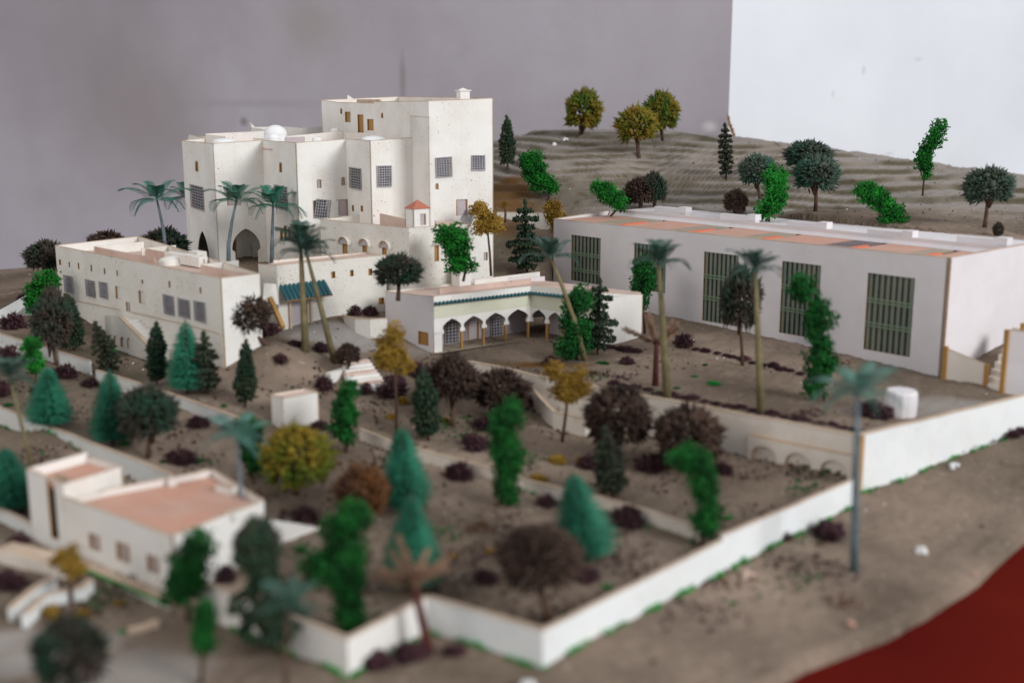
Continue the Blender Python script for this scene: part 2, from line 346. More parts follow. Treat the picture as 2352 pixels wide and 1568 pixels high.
def thing(name, loc, label, cat, group=None):
    o = bpy.data.objects.new(name, None); o.empty_display_size = .02; COL.objects.link(o); o.location = [float(x) for x in loc]
    return tag(o, label, cat, group)
def norm2(A, B):
    d = np.array(B[:2]) - np.array(A[:2]); L = np.hypot(*d); u = d / L; return u, vv(u[1], -u[0]), L
def arch(s0, s1, z0, z1, kind='arch', k=8):
    w_ = s1 - s0; c = (s0 + s1) / 2; r = w_ / 2
    if kind == 'rect': return [(s0, z0), (s1, z0), (s1, z1), (s0, z1)]
    if kind == 'round':
        zs = z1 - r; return [(s0, z0), (s1, z0)] + [(c + r * math.cos(math.pi * i / k), zs + r * math.sin(math.pi * i / k)) for i in range(k + 1)]
    # pointed arch
    rho = 1.5 * r; am = math.acos((rho - r) / rho); hh = min(rho * math.sin(am), (z1 - z0) * .75); zs = z1 - hh
    R_ = [(c + r - rho + rho * math.cos(am * i / k), zs + hh * math.sin(am * i / k) / math.sin(am)) for i in range(k + 1)]
    L_ = [(2 * c - x, z) for x, z in R_[::-1]][1:]
    ins = .10 * w_ if kind == 'shoe' else 0
    return [(s0 + ins, z0), (s1 - ins, z0)] + ([(s1 - ins, zs - .12 * hh)] if ins else []) + R_ + L_ + ([(s0 + ins, zs - .12 * hh)] if ins else [])
def grille_mesh(w_, h_, nx, nz, r=.05, crooked=0.0):
    mb = MB()
    for i in range(nx + 1):
        x = -w_ / 2 + w_ * i / nx; mb.bar((x, 0, -h_ / 2 - .05), (x + random.uniform(-crooked, crooked), 0, h_ / 2 + .05), r)
    for j in range(nz + 1):
        z = -h_ / 2 + h_ * j / nz; mb.bar((-w_ / 2 - .05, -.06, z), (w_ / 2 + .05, -.06, z + random.uniform(-crooked, crooked)), r)
    return mb
class Fac:
    """one cut-card facade standing on plan segment A -> B (left to right seen from outside), with openings surveyed from the photograph"""
    def __init__(s, root, A, B, zb, zA, zB, mats=('palace', 'rim'), th=.13, name='wall', ops=(), zbB=None):
        s.root = root; s.A = np.array(A[:2]); s.B = np.array(B[:2]); s.u, s.n, s.L = norm2(A, B); s.th = th
        zbB = zb if zbB is None else zbB
        holes = []
        for op in ops:
            s0, s1, z0, z1 = s.rect(op['px']); holes.append(arch(s0, s1, z0, z1, op.get('k', 'rect')))
        mb = MB(); out = [(0, zb), (s.L, zbB), (s.L, zB), (0, zA)]
        mb.slab((s.A[0], s.A[1], 0), s.u, s.n, out, holes, th, 0, 1)
        s.wall = mb.build(name, [mats[0], 'edge' if ops else mats[1]], root)
        rim = MB(); e = .012
        if zA - zb > .5:
            q = [(-e, zA - .05), (s.L + e, zB - .05), (s.L + e, zB + .02), (-e, zA + .02)]
            rim.slab(tuple(s.A + s.n * .012) + (0,), s.u, s.n, q, (), th + .024, 0, 0); rim.build('coping', [mats[1]], root)
        for op, ho in zip(ops, holes):
            s.fill(op)
    def st(s, px, py):
        r = ray(px, py); # solve plane: (P-A).n=0
        t_ = np.dot(s.A, s.n) / (r[0] * s.n[0] + r[1] * s.n[1]); P = r * t_
        return float(np.dot(P[:2] - s.A, s.u)), float(P[2] + CAMH)
    def rect(s, px):
        x0, y0, x1, y1 = px; xm, ym = (x0 + x1) / 2, (y0 + y1) / 2
        a = s.st(x0, ym)[0]; b = s.st(x1, ym)[0]; return min(a, b), max(a, b), s.st(xm, y1)[1], s.st(xm, y0)[1]
    def P(s, a, z, off=0): q = s.A + s.u * a + s.n * off; return (q[0], q[1], z)
    def fill(s, op):
        s0, s1, z0, z1 = s.rect(op['px']); t_ = op.get('t', 'plain'); w_ = s1 - s0; h_ = z1 - z0
        if t_ == 'open': return
        mb = MB(); bk = 'dim' if t_ == 'grille' else op.get('back', 'lilac')
        mb.slab(s.P(0, 0, -s.th - .01), s.u, s.n, [(s0 - .15, z0 - .15), (s1 + .15, z0 - .15), (s1 + .15, z1 + .15), (s0 - .15, z1 + .15)], (), .08, 0, 0)
        nm = 'door' if t_ == 'door' else 'window'
        if op.get('jamb', 1) and w_ > .45:
            j = min(.12, w_ * .1); sd = [(s0 + .01, s0 + j)] if op.get('jamb') == 'L' else [(s1 - j, s1 - .01)] if op.get('jamb') == 'R' else [(s0 + .01, s0 + j), (s1 - j, s1 - .01)]
            for a, b in sd: mb.slab(s.P(0, 0, .04), s.u, s.n, [(a, z0 + .01), (b, z0 + .01), (b, z1 - .01), (a, z1 - .01)], (), s.th * .9, 1, 1)
        wd = mb.build(nm, [bk, 'edge'], s.root)
        if t_ == 'grille':
            nx = op.get('nx', 6); nz = op.get('nz', 7)
            g = grille_mesh(w_ + .1, h_ + .1, nx, nz, .045, .05).build('grille', ['grille'], None)
            g.parent = wd; c = np.array(s.P((s0 + s1) / 2 + op.get('dx', 0), (z0 + z1) / 2 + op.get('dz', 0), .12)) - np.array(s.root.location)
            g.location = c; g.rotation_euler = (op.get('lean', 0), op.get('tilt', 0), math.atan2(s.u[1], s.u[0]))
            g.rotation_mode = 'XYZ'
def O(x0, y0, x1, y1, **k): return dict(px=(x0, y0, x1, y1), **k)
def polyroof(root, poly, z, mat, name='roof', th=.25):
    mb = MB(); P = [Vector((p[0], p[1], 0)) for p in poly]; tri = tessellate_polygon([P])
    N = len(P); a = [(p.x, p.y, z) for p in P]; b = [(p.x, p.y, z - th) for p in P]
    T1 = []
    for i, j, k in tri:
        ar = (P[j] - P[i]).cross(P[k] - P[i]).z; T1.append((i, j, k) if ar > 0 else (i, k, j))
    mb.add(a, T1, 0); mb.add(b, [t_[::-1] for t_ in T1], 0); mb.add(a + b, [(i, (i + 1) % N, (i + 1) % N + N, i + N) for i in range(N)], 0)
    return mb.build(name, [mat], root)

# ------------------------------------------------------------------ setting: sand base, red table, room walls
xs = np.concatenate([np.arange(-150, -20, .7), np.arange(-20, 80, .36), np.arange(80, 150.1, .7)]); ys = np.concatenate([np.arange(48, 110, .42), np.arange(110, 150, .6), np.arange(150, 215, .36), np.arange(215, 250, 1.0)])
GX, GY = np.meshgrid(xs, ys); GZ = height(GX, GY); HFR, HHL = height.last
GZ = GZ + .03 * np.random.randn(*GZ.shape)
ny, nx = GX.shape
me = bpy.data.meshes.new('ground'); idx = np.arange(nx * ny).reshape(ny, nx)
quads = np.stack([idx[:-1, :-1], idx[:-1, 1:], idx[1:, 1:], idx[1:, :-1]], -1).reshape(-1, 4)
me.vertices.add(nx * ny); me.vertices.foreach_set('co', np.stack([GX, GY, GZ], -1).ravel())
me.loops.add(quads.size); me.loops.foreach_set('vertex_index', quads.ravel()); me.polygons.add(len(quads))
me.polygons.foreach_set('loop_start', np.arange(0, quads.size, 4)); me.polygons.foreach_set('loop_total', np.full(len(quads), 4)); me.update(calc_edges=True)
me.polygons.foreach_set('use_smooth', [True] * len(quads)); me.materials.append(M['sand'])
def blob(px, py, rx, ry, z=None):
    P = G(px, py); d = ((GX - P[0]) / rx) ** 2 + ((GY - P[1]) / ry) ** 2
    return np.clip(1.25 - d + .35 * hnoise(GX, GY, .5, 5), 0, 1)
green = np.zeros(GX.shape)  # mask for green ground patches and the painted ledge shade
for a in [(1340, 430, 8, 4), (1480, 432, 9, 4), (1250, 480, 4, 4), (430, 850, 5, 2), (300, 870, 5, 2), (1300, 455, 7, 4), (1160, 570, 4, 5), (230, 810, 4, 2)]: green = np.maximum(green, blob(*a) * .8)
green *= .75; green = np.maximum(green, HHL * np.clip(1.5 - np.abs(HFR - .83) / .10, 0, 1) * .8 * np.clip(.95 + .5 * hnoise(GX, GY, .3, 8), 0, 1))  # dark bands on ledge risers: undercut shade painted into the colour
rust = blob(1162, 440, 6, 9) * .9; rust = np.maximum(rust, blob(1240, 838, 5.5, 1.4)); rust = np.maximum(rust, .4 * blob(1190, 832, 4, 1))
pale = np.maximum.reduce([.8 * HHL * np.clip(1 - green * 1.3, 0, 1), blob(800, 775, 9, 3.2), blob(880, 790, 4, 2) * .7, blob(40, 1500, 9, 3.2), blob(280, 1560, 5, 4) * .8, blob(2150, 935, 9, 4) * .75, blob(350, 1530, 4, 2) * .5])
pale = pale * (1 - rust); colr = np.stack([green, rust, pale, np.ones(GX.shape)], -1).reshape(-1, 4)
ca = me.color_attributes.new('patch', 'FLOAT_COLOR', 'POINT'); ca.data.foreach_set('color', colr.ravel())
go = bpy.data.objects.new('ground', me); COL.objects.link(go); tag(go, 'dusty grey-brown sand ground of the model with terraced hill', kind='structure')
mb = MB(); mb.box((60, 95, -9.3), 70, 50, 1.5); rt = mb.build('table', ['red'], origin=(10, 60, -9)); tag(rt, 'dark red table surface beside the sand base', kind='structure')
# lift the red surface close under the sand edge in front
rt.location = (10, 60, -9 + 2.0)
corner = Pz(1672, 300, 22.0); CX, CY = corner[0], corner[1] + 3
CX = CX * (CY / corner[1])
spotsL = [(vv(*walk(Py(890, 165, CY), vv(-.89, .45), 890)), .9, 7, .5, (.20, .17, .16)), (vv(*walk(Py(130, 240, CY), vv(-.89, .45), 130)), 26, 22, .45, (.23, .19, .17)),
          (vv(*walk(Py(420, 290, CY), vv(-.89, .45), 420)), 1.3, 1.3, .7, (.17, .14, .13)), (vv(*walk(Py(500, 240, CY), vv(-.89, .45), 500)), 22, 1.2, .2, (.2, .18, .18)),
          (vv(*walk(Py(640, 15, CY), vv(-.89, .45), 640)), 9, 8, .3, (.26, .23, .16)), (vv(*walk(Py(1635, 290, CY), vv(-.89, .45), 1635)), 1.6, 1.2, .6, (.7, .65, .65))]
M['wall_left'] = wallmat('grey_lilac_room_wall', (.435, .395, .43), (.29, .255, .27), spotsL)  # left wall's base colour set greyer than the right wall's
rd = vv(.86, .51)
spotsR = [(vv(*walk(Py(2050, 155, CY), rd, 2050)), .6, 1.2, .35, (.3, .3, .3)), (vv(*walk(Py(2220, 125, CY), rd, 2220)), 1.4, .6, .3, (.3, .3, .3)), (vv(*walk(Py(2130, 365, CY), rd, 2130)), 1.5, .5, .3, (.3, .3, .3)), (vv(*walk(Py(1960, 215, CY), rd, 1960)), .5, .9, .3, (.35, .33, .33))]
M['wall_right'] = wallmat('white_room_paint', (.70, .71, .73), (.58, .59, .615), spotsR)
ld = vv(-.89, .45)
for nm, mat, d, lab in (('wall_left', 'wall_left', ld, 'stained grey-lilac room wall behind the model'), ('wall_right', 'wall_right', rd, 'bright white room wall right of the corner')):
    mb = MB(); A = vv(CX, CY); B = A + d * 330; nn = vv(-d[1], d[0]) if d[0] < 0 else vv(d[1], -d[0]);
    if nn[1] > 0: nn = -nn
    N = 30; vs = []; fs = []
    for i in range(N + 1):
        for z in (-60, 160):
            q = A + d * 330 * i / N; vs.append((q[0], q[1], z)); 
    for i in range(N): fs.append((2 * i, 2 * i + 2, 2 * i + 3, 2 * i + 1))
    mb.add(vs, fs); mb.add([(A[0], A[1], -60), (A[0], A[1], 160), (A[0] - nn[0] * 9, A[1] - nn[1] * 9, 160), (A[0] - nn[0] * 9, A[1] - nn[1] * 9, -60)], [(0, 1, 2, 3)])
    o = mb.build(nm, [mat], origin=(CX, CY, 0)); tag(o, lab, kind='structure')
# chipped paint along the corner
mb = MB(); q0 = None
for i in range(14):
    px = 1676 + i * 1.3 + random.uniform(-1.5, 1.5); py = 268 + i * 4.2
    P = walk(Py(px, py, CY), rd, px); a = P - vv(.5, .5, 0) * .8; r_ = random.uniform(.05, .22)
    mb.add([(a[0] - r_, a[1], P[2] - .6), (a[0] + r_, a[1] - .2, P[2] - .5), (a[0] + r_ * .6, a[1] - .25, P[2] + .6), (a[0] - r_ * .7, a[1], P[2] + .5)], [(0, 1, 2, 3)])
mb.build('wall_crack', ['edge'], origin=(CX, CY, 0)); tag(bpy.data.objects['wall_crack'], 'brown chipped crack at the foot of the wall corner', kind='structure')

# ------------------------------------------------------------------ palace
pa = vv(.876, .483); pb = vv(-.483, .876)
E1 = Pz(503, 608, 6.0); e0 = walk(E1, pb, 432); e2 = walk(E1, pa, 615); e3 = walk(e2, -pb, 690); e4 = walk(e3, pa, 803); e5 = walk(e4, -pb, 857); e6 = walk(e5, pa, 952); e8 = walk(e6, -pb, 990); e9 = walk(e8, pa, 1134)
def zt(px, py, P): return Py(px, py, P[1])[2]
root = thing('palace', (E1[0], E1[1], 6.0), 'tall white zigzag palace with grilled windows, roof domes and pointed porch arches', 'palace')
z0, z1, z2, z3, z4, z5, z6 = zt(418, 323, e0), zt(483.7, 330, E1), zt(596, 322, e2), zt(672.7, 328, e3), zt(787.5, 319.5, e4), zt(842, 323, e5), zt(939.8, 316, e6)
f = Fac(root, e0, E1, 4.5, z0, z1, ops=[O(449, 369, 455.5, 394, k='point', back='edge'), O(440, 428, 468, 478, t='grille', jamb='R', nx=5, nz=8), O(454, 532, 482, 640, k='point', t='open')])
f = Fac(root, E1, e2, 4.5, z1, z2, ops=[O(521, 426, 553, 472, jamb='L'), O(534, 525, 599, 640, k='shoe', t='open')])
f = Fac(root, e2, e3, 4.5, z2, z3, ops=[O(641.8, 372.8, 648, 396, k='point', back='edge'), O(634, 428, 660, 479, t='grille', jamb='R', nx=5, nz=8), O(644, 524, 650, 553, k='round', back='edge'), O(653, 518, 659, 551, k='round', back='edge'), O(663, 521, 669, 552, k='round', back='edge')])
f = Fac(root, e3, e4, 4.5, z3, z4, ops=[O(728, 412, 738, 432, k='round'), O(784, 407, 792, 426, k='round'), O(719, 460, 750, 500, t='grille', jamb='L', tilt=.16, dx=.35, nx=6, nz=6), O(777, 458, 799, 495, jamb='R')])
f = Fac(root, e4, e5, 4.5, z4, z5, ops=[O(805, 387, 830, 432, t='grille', jamb='R', nx=5, nz=8), O(809, 471, 813, 485, k='round', back='edge'), O(829, 472, 834, 486, k='round', back='edge')])
f = Fac(root, e5, e6, 4.5, z5, z6, ops=[O(867, 382, 897, 427, t='grille', nx=6, nz=8, jamb='L'), ])
ze8 = zt(979.3, 232, e8); ze9 = zt(1124.7, 225.7, e9); E7 = walk(vv(e8[0], e8[1], ze8), pb, 941)
f = Fac(root, E7, e8, 4.5, z6 + 2.6, z6 + 2.5, ops=[])
f = Fac(root, e8, e9, 3.0, ze8, ze9, ops=[O(1002, 363, 1036, 405, t='grille', nx=6, nz=8, tilt=-.03), O(1084, 358, 1112, 389, t='grille', jamb='L', nx=5, nz=6), O(1000, 421, 1007.5, 435, k='round', back='edge'), O(1048, 458, 1074, 495), O(1111.6, 579, 1120, 598, k='round')])
T5 = walk(vv(e8[0], e8[1], ze8), pb, 859); T4 = walk(vv(e8[0], e8[1], ze8), pb, 775); T3 = walk(T4, vv(-.75, .66), 738)
f = Fac(root, T5, vv(e8[0], e8[1]) + pb * .02, z6 - 1.2, zt(859, 232, T5) - .1, ze8, th=.2, ops=[O(876, 259, 880, 271.5, k='point', back='edge')])
f = Fac(root, T4 + vv(pb[0], pb[1], 0) * 0, T5, z6 - 1.2, zt(775, 235, T4), zt(859, 237, T5), ops=[O(782, 249, 786, 262, k='point', back='edge'), O(793, 257, 805, 281, jamb='L', back='edge'), O(822, 263.5, 835, 306, t='door', back='edge', jamb='L'), O(844, 274, 858, 300, back='edge', jamb='L')])
f = Fac(root, T3, T4, z6 - 1.2, zt(733, 230, T3), zt(775, 235, T4))
tb = e9[:2] + pb * 14; tb2 = T3[:2] + pa * 12
Fac(root, e9, tb, 3.0, ze9, ze9 + .1); Fac(root, tb, tb2, 3, ze9 + .1, zt(800, 222, tb2)); Fac(root, tb2, T3, 12, zt(800, 222, tb2), zt(733, 230, T3))
polyroof(root, [e8[:2] - pb * -.3 + pa * .2, e9[:2] + pb * .3 - pa * .3, tb - pa * .3, tb2 - pb * .3, T3[:2] + pa * .4, T4[:2] + pa * .3, T5[:2] + pa * .3], ze8 - .55, 'roofpink', 'roof')
# inner dark parapet strip + spike on the tower roof
q = (T4[:2] + T5[:2]) / 2 + pa * 2; mb = MB()
mb.box((q[0], q[1], ze8 - .2), 4.2, .12, .32, math.atan2(pb[1], pb[0])); mb.build('parapet', ['rim'], root)
mb = MB(); a = Py(797, 225.5, T4[1] - 1.2); mb.add([(a[0], a[1], a[2] - .3), (a[0] + 1.2, a[1], a[2] - .3), (a[0] + .1, a[1], a[2] + .45)], [(0, 1, 2)]); mb.build('torn_card_flap', ['palace'], root)
# chimney on the tower
q = (e8[:2] + e9[:2]) / 2 + pb * 3.2; q = walk(vv(q[0], q[1], ze9), pa, 1063); mb = MB(); mb.box((q[0], q[1] + 1, ze9 + .15), .62, .62, .75, .45); mb.box((q[0], q[1] + 1, ze9 + .92), .78, .78, .06, .45); mb.add([(q[0] + a_ * .68, q[1] + 1 + b_ * .68, ze9 + .985) for a_, b_ in ((-.9, -.5), (.5, -.9), (.9, .5), (-.5, .9))] + [(q[0], q[1] + 1, ze9 + 1.25)], [(0, 1, 4), (1, 2, 4), (2, 3, 4), (3, 0, 4)]); mb.build('chimney', ['palace'], root)
# wing roof, rear walls
bl = e0[:2] + pb * 9; br = e6[:2] + pb * 16; e0b = e0[:2] + pa * 3.2
polyroof(root, [e0[:2] + pa * .3 - pb * .3, E1[:2] + pb * .3 + pa * .1, e2[:2] + pb * .3 - pa * .1, e3[:2] + pb * .3 + pa * .2, e4[:2] + pb * .4, e5[:2] + pb * .3 + pa * .2, e6[:2] + pb * .3, br, e0b + pb * 9, e0b], z2 - 1.0, 'roofpink', 'roof')
Fac(root, e0b + pa * 0, e0, 4.5, z0 + .3, z0)
Fac(root, br, e0b + pb * 9, 4.5, z0, z0 + .4)
Fac(root, e0b + pb * 9, e0b, 4.5, z0 + .6, z0 + .3)
def rwall(x0, y0, x1, y1, Y0, Y1, mat='palace', th=.15, rootn=None, name='parapet', zb=None):
    zb = z2 - 1.1 if zb is None else zb
    a = Py(x0, y0, Y0); b = Py(x1, y1, Y1); u_, n_, L = norm2(a, b); mb = MB()
    mb.slab((a[0], a[1], 0), u_, n_, [(0, zb), (L, zb), (L, b[2]), (0, a[2])], (), th, 0, 1); mb.build(name, [mat, 'rim'], rootn or root)
rwall(472, 307.5, 611, 301, 167, 172); rwall(472, 308.5, 515, 314, 167, 163); rwall(577, 293, 610, 298, 176, 172.3); rwall(658, 313, 790, 301, 154, 160); rwall(648, 291, 687, 293.5, 174, 171.5); rwall(687.3, 295, 742, 290.5, 171.5, 174); rwall(790.3, 304, 940, 308, 160, 151.5)
rwall(655, 316, 700, 314, 152.5, 154, mat='lilac'); rwall(577.5, 292.5, 647.6, 290.5, 176, 178)
mb = MB(); a = Py(579, 292.5, 176.4); mb.add([(a[0] - .1, a[1], a[2]), (a[0] + .9, a[1], a[2] - .35), (a[0] - .3, a[1], a[2] + .75)], [(0, 1, 2)]); mb.build('torn_card_flap', ['palace'], root)
def rdome(px, py, rpx, hf, Y):
    zr_ = z2 - 1.02; t_ = Py(px, py - rpx * hf * .8, Y); r_ = rpx / F_PX * Y; hd = r_ * min(hf, 1.0) * .8; mb = MB()
    mb.dome((t_[0], Y, t_[2] - hd), r_, hd, 0, 22, 6, .012); mb.tube([(t_[0], Y, zr_), (t_[0], Y, t_[2] - hd - .01)], [r_ * .99, r_ * .99], 0, 22); mb.build('dome', ['dome'], root, True)
for d in [(632, 311, 26, 1.15, 164), (629, 319, 14.5, 1.1, 160), (515, 324, 27, .3, 160), (858, 321, 29, .4, 147), (770, 301, 11, .75, 163), (728, 319, 11, .5, 153)]: rdome(*d)
# porch interior behind the big arches
a = E1[:2] + pb * 3.4 + pa * 1.2; b = e2[:2] + pb * 3.4 - pa * .1
mb = MB(); u_, n_, L = norm2(a, b); mb.slab((a[0], a[1], 0), u_, n_, [(0, 4.5), (L, 4.5), (L, 12), (0, 12)], [arch(L * .55, L * .82, 4.6, 8.3, 'round')], .2, 0, 1); mb.slab((*(a - n_ * .5), 0), u_, n_, [(L * .5, 4.5), (L * .88, 4.5), (L * .88, 9), (L * .5, 9)], (), .1, 0, 1); mb.build('porch_wall', ['palace', 'edge'], root)
mb = MB(); q1_ = e0[:2] + pa * 2.6 - pb * .5; q2_ = E1[:2] + pa * 2.6 + pb * .6; u2_, n2_, L2_ = norm2(q1_, q2_); mb.slab((q1_[0], q1_[1], 0), u2_, n2_, [(0, 4.5), (L2_, 4.5), (L2_, 11), (0, 11)], (), .1, 0, 1); mb.build('porch_wall', ['palace', 'edge'], root)
mb = MB(); a2_ = e2[:2] - pa * .15 + pb * 3.4; b2_ = e2[:2] - pa * .15 + pb * .3; u_, n_, L = norm2(b2_, a2_); mb.slab((b2_[0], b2_[1], 0), u_, n_, [(0, 4.5), (L, 4.5), (L, 12), (0, 12)], (), .2, 0, 1); mb.build('porch_wall', ['palace', 'edge'], root)
g = grille_mesh(1.3, 2.6, 5, 9, .045, .05).build('grille', ['grille'], None); g.parent = root; g.location = np.array(a.tolist() + [7.2]) - np.array(root.location) + np.array([1.0, -1.2, 0]); g.rotation_euler = (0, .03, math.atan2(pa[1], pa[0]))
# fallen grille beside the tower
q = Py(1073, 501, e9[1] - 5.2); g = grille_mesh(1.5, 1.7, 6, 7, .045, .05).build('grille', ['grille'], None); g.parent = root; g.location = q - np.array(root.location); g.rotation_euler = (-.35, .75, math.atan2(pa[1], pa[0]))
tag(g, 'loose silver grille fallen askew in front of the wall')

# ------------------------------------------------------------------ annex with three hooded windows
ZA = 13.2; CA = Pz(938.7, 523.5, ZA); da = vv(-.765, .644); AL = walk(CA, da, 735.6); AR = walk(CA, vv(.80, .60), 1076)
ROOTS = {}
root = thing('annex', (CA[0], CA[1], 5), 'low white brick annex with three arched window hoods below the palace', 'building'); ROOTS['annex'] = root
zl = zt(735.6, 503, AL); zr = zt(1076, 514, AR)
fa = Fac(root, AL, CA, 4, zl, ZA, ('brick', 'rim'), ops=[O(787, 556, 798, 590, jamb='R', back='edge'), O(833, 560, 843, 592, jamb='R', back='edge'), O(878, 566, 888, 594, jamb='R', back='edge')])
fb = Fac(root, CA + vv(.01, .01, 0), AR, 4, ZA, zr, ('brick', 'rim'), ops=[O(998, 562, 1008, 600, back='edge')])
Fac(root, AR, AR[:2] + pb * 6, 4, zr, zr, ('brick', 'rim')); Fac(root, AL[:2] + vv(3, 4), AL, 4, zl, zl, ('brick', 'rim'))
def hood(fc, x0, y0, x1, y1):
    s0, s1, zz0, zz1 = fc.rect((x0, y0, x1, y1)); c = (s0 + s1) / 2; r_ = (s1 - s0) / 2; mb = MB(); k = 8; rr = []
    for d in (0.02, .55):
        for i in range(k + 1):
            a = math.pi * i / k; rr.append(fc.P(c - r_ * math.cos(a), zz0 + (zz1 - zz0) * math.sin(a), d))
    mb.add(rr, [(i, i + 1, i + k + 2, i + k + 1) for i in range(k)], 0); rr2 = [(p[0], p[1], p[2] - .13) for p in rr]
    mb.add(rr2, [(i + 1, i, i + k + 1, i + k + 2) for i in range(k)], 0); mb.add(rr + rr2, [(i + k + 1, i + k + 2, i + 3 * (k + 1) + 1, i + 3 * (k + 1)) for i in range(k)], 1)
    mb.slab(fc.P(0, 0, .3), fc.u, fc.n, arch(s0 + .05, s1 - .05, zz0 - .02, zz1 - .02, 'round'), (), .25, 2, 0)
    mb.build('window_hood', ['brick', 'edge', 'lilac'], fc.root)
hood(fa, 782, 543, 806, 559); hood(fa, 829, 547, 853, 563); hood(fa, 876, 552, 900, 568); hood(fb, 992, 548, 1020, 562)
polyroof(root, [AL[:2] + vv(.4, .2), CA[:2] + vv(0, .5), AR[:2] + vv(-.3, .3), AR[:2] + pb * 6, AL[:2] + vv(5, 2)], ZA - .9, 'roofpink')
rwall(872, 490, 930, 503, 141, 138.5, mat='roofpink', zb=ZA - 1); rwall(1000, 507, 1070, 512, 138, 140.5, mat='roofpink', zb=ZA - 1)
rwall(742, 504, 843, 491, 144.5, 146, mat='brick', zb=ZA - 1)
# rooftop turret
root = thing('roof_turret', (CA[0], CA[1], ZA - .9), 'small white roof turret with a red pyramid roof on the annex corner', 'turret')
tc = Pz(950, 522, ZA - .05); u1 = vv(.80, .60); u0 = vv(-.6, .8); wl = 1.75; wr = 2.3
def box4(A, uR, uL, wR, wL, zb, zt_, root, mats, ops=(), nameop='door'):
    A = A[:2]; fr = Fac(root, A, A + uR * wR, zb, zt_, zt_, mats, ops=ops, th=.12)
    Fac(root, A + uL * wL, A, zb, zt_, zt_, mats, th=.12); Fac(root, A + uR * wR, A + uR * wR + uL * wL, zb, zt_, zt_, mats, th=.12); Fac(root, A + uR * wR + uL * wL, A + uL * wL, zb, zt_, zt_, mats, th=.12)
zb_ = ZA - .9; zt_ = zt(950, 481, tc)
box4(tc, u1, u0, wr, wl, zb_, zt_, root, ('palace', 'rim'), [O(965, 491, 978, 517, t='door', jamb='R')])
c4 = [tc[:2] - u1 * .12 - u0 * .12, tc[:2] + u1 * (wr + .12) - u0 * .12, tc[:2] + u1 * (wr + .12) + u0 * (wl + .12), tc[:2] - u1 * .12 + u0 * (wl + .12)]
cc = sum(c4) / 4; mb = MB(); mb.add([(*p, zt_ + .035) for p in c4] + [(*cc, zt_ + 1.0)], [(0, 1, 4), (1, 2, 4), (2, 3, 4), (3, 0, 4), (3, 2, 1, 0)]); mb.build('roof', ['redroof'], root)

# ------------------------------------------------------------------ gate building with teal awning
GA = Pz(635.6, 609, 10); GB = walk(GA, ha, 886); GL = walk(GA, vv(-.8, .6), 593); 
root = thing('gate_building', (GA[0], GA[1], 3), 'white speckled gate building with a teal tiled awning over its door', 'building'); ROOTS['gate'] = root
zgb = zt(886, 585, GB)
fg = Fac(root, GA, GB, 1.0, 10, zgb, ('brick', 'rim'), ops=[O(668, 690, 708, 775, t='door', back='lilac'), O(761, 623.5, 770, 639, back='edge'), O(804, 620, 812, 634.5, back='edge'), O(846, 617, 855, 632, back='edge'), O(870, 684, 882, 699, back='edge')], th=.3)
Fac(root, GL, GA, 1, zt(593, 606, GL), 10, ('brick', 'rim')); Fac(root, GB[:2] + vv(-2.2, 2.8), GL[:2] + vv(1.2, 2.2), 1, zgb, 10, ('brick', 'rim'))
polyroof(root, [GL[:2] + vv(.2, .2), GA[:2] + vv(.1, .4), GB[:2] + vv(0, .2), GB[:2] + vv(-2.2, 2.8), GL[:2] + vv(1.2, 2.2)], 9.7, 'roofpink')
s0, s1, za, zb_ = fg.rect((641, 654, 748, 676)); N = 11
for i in range(N):
    a = s0 + (s1 - s0) * i / N; b = s0 + (s1 - s0) * (i + .86) / N; mb = MB(); c = (a + b) / 2; r_ = (b - a) / 2; vs = []
    for (zz, off) in ((zb_ + .15, .06), (za - .15, 1.5)):
        for k in range(5):
            an = math.pi * k / 4; vs.append(fg.P(c - r_ * math.cos(an), zz + r_ * .8 * math.sin(an), off))
    mb.add(vs, [(k, k + 5, k + 6, k + 1) for k in range(4)] + [(5, 9, 8, 7, 6)]); mb.build('roof_tile', ['teal'], root, True)
mb = MB(); mb.add([fg.P(s0, zb_ + .1, .05), fg.P(s1, zb_ + .1, .05), fg.P(s1, za - .2, 1.45), fg.P(s0, za - .2, 1.45)], [(0, 3, 2, 1)]); mb.add([fg.P(s0, za - .2, 1.42), fg.P(s1, za - .2, 1.42), fg.P(s1, za - .32, 1.42), fg.P(s0, za - .32, 1.42)], [(0, 1, 2, 3)], 1); mb.build('awning_board', ['teal', 'edge'], root)
for x in (664, 712):
    s_, _z = fg.st(x, 700); mb = MB(); mb.slab(fg.P(0, 0, .28), fg.u, fg.n, [(s_ - .12, 2), (s_ + .12, 2), (s_ + .12, fg.st(x, 686)[1]), (s_ - .12, fg.st(x, 686)[1])], (), .25, 0, 0); mb.build('door_post', ['rim'], root)
# brown board and white card leaning beside it
a = Py(620, 684, GA[1] - 4); b = Py(650, 752, GA[1] - 6.5)
mb = MB(); mb.bar(a, b, .22); o = mb.build('wooden_prop', ['edge'], origin=b); tag(o, 'ochre cardboard strip leaning beside the gate building', 'board')
a = Pz(602, 690, 4.2); mb = MB(); P1 = Py(606, 650, GA[1] - 2); P2 = Py(634, 652, GA[1] - .2); P3 = Py(640, 700, GA[1] - 3); P4 = Py(604, 690, GA[1] - 5)
mb.add([P1, P2, P3, P4, P1 + vv(0, .3, -.2), P2 + vv(0, .3, -.2), P3 + vv(0, .3, -.2), P4 + vv(0, .3, -.2)], [(0, 3, 2, 1), (4, 5, 6, 7), (0, 1, 5, 4), (1, 2, 6, 5), (2, 3, 7, 6), (3, 0, 4, 7)]); o = mb.build('card_buttress', ['brick'], origin=P4); tag(o, 'slanting white card buttress between the long building and the gate', 'buttress')

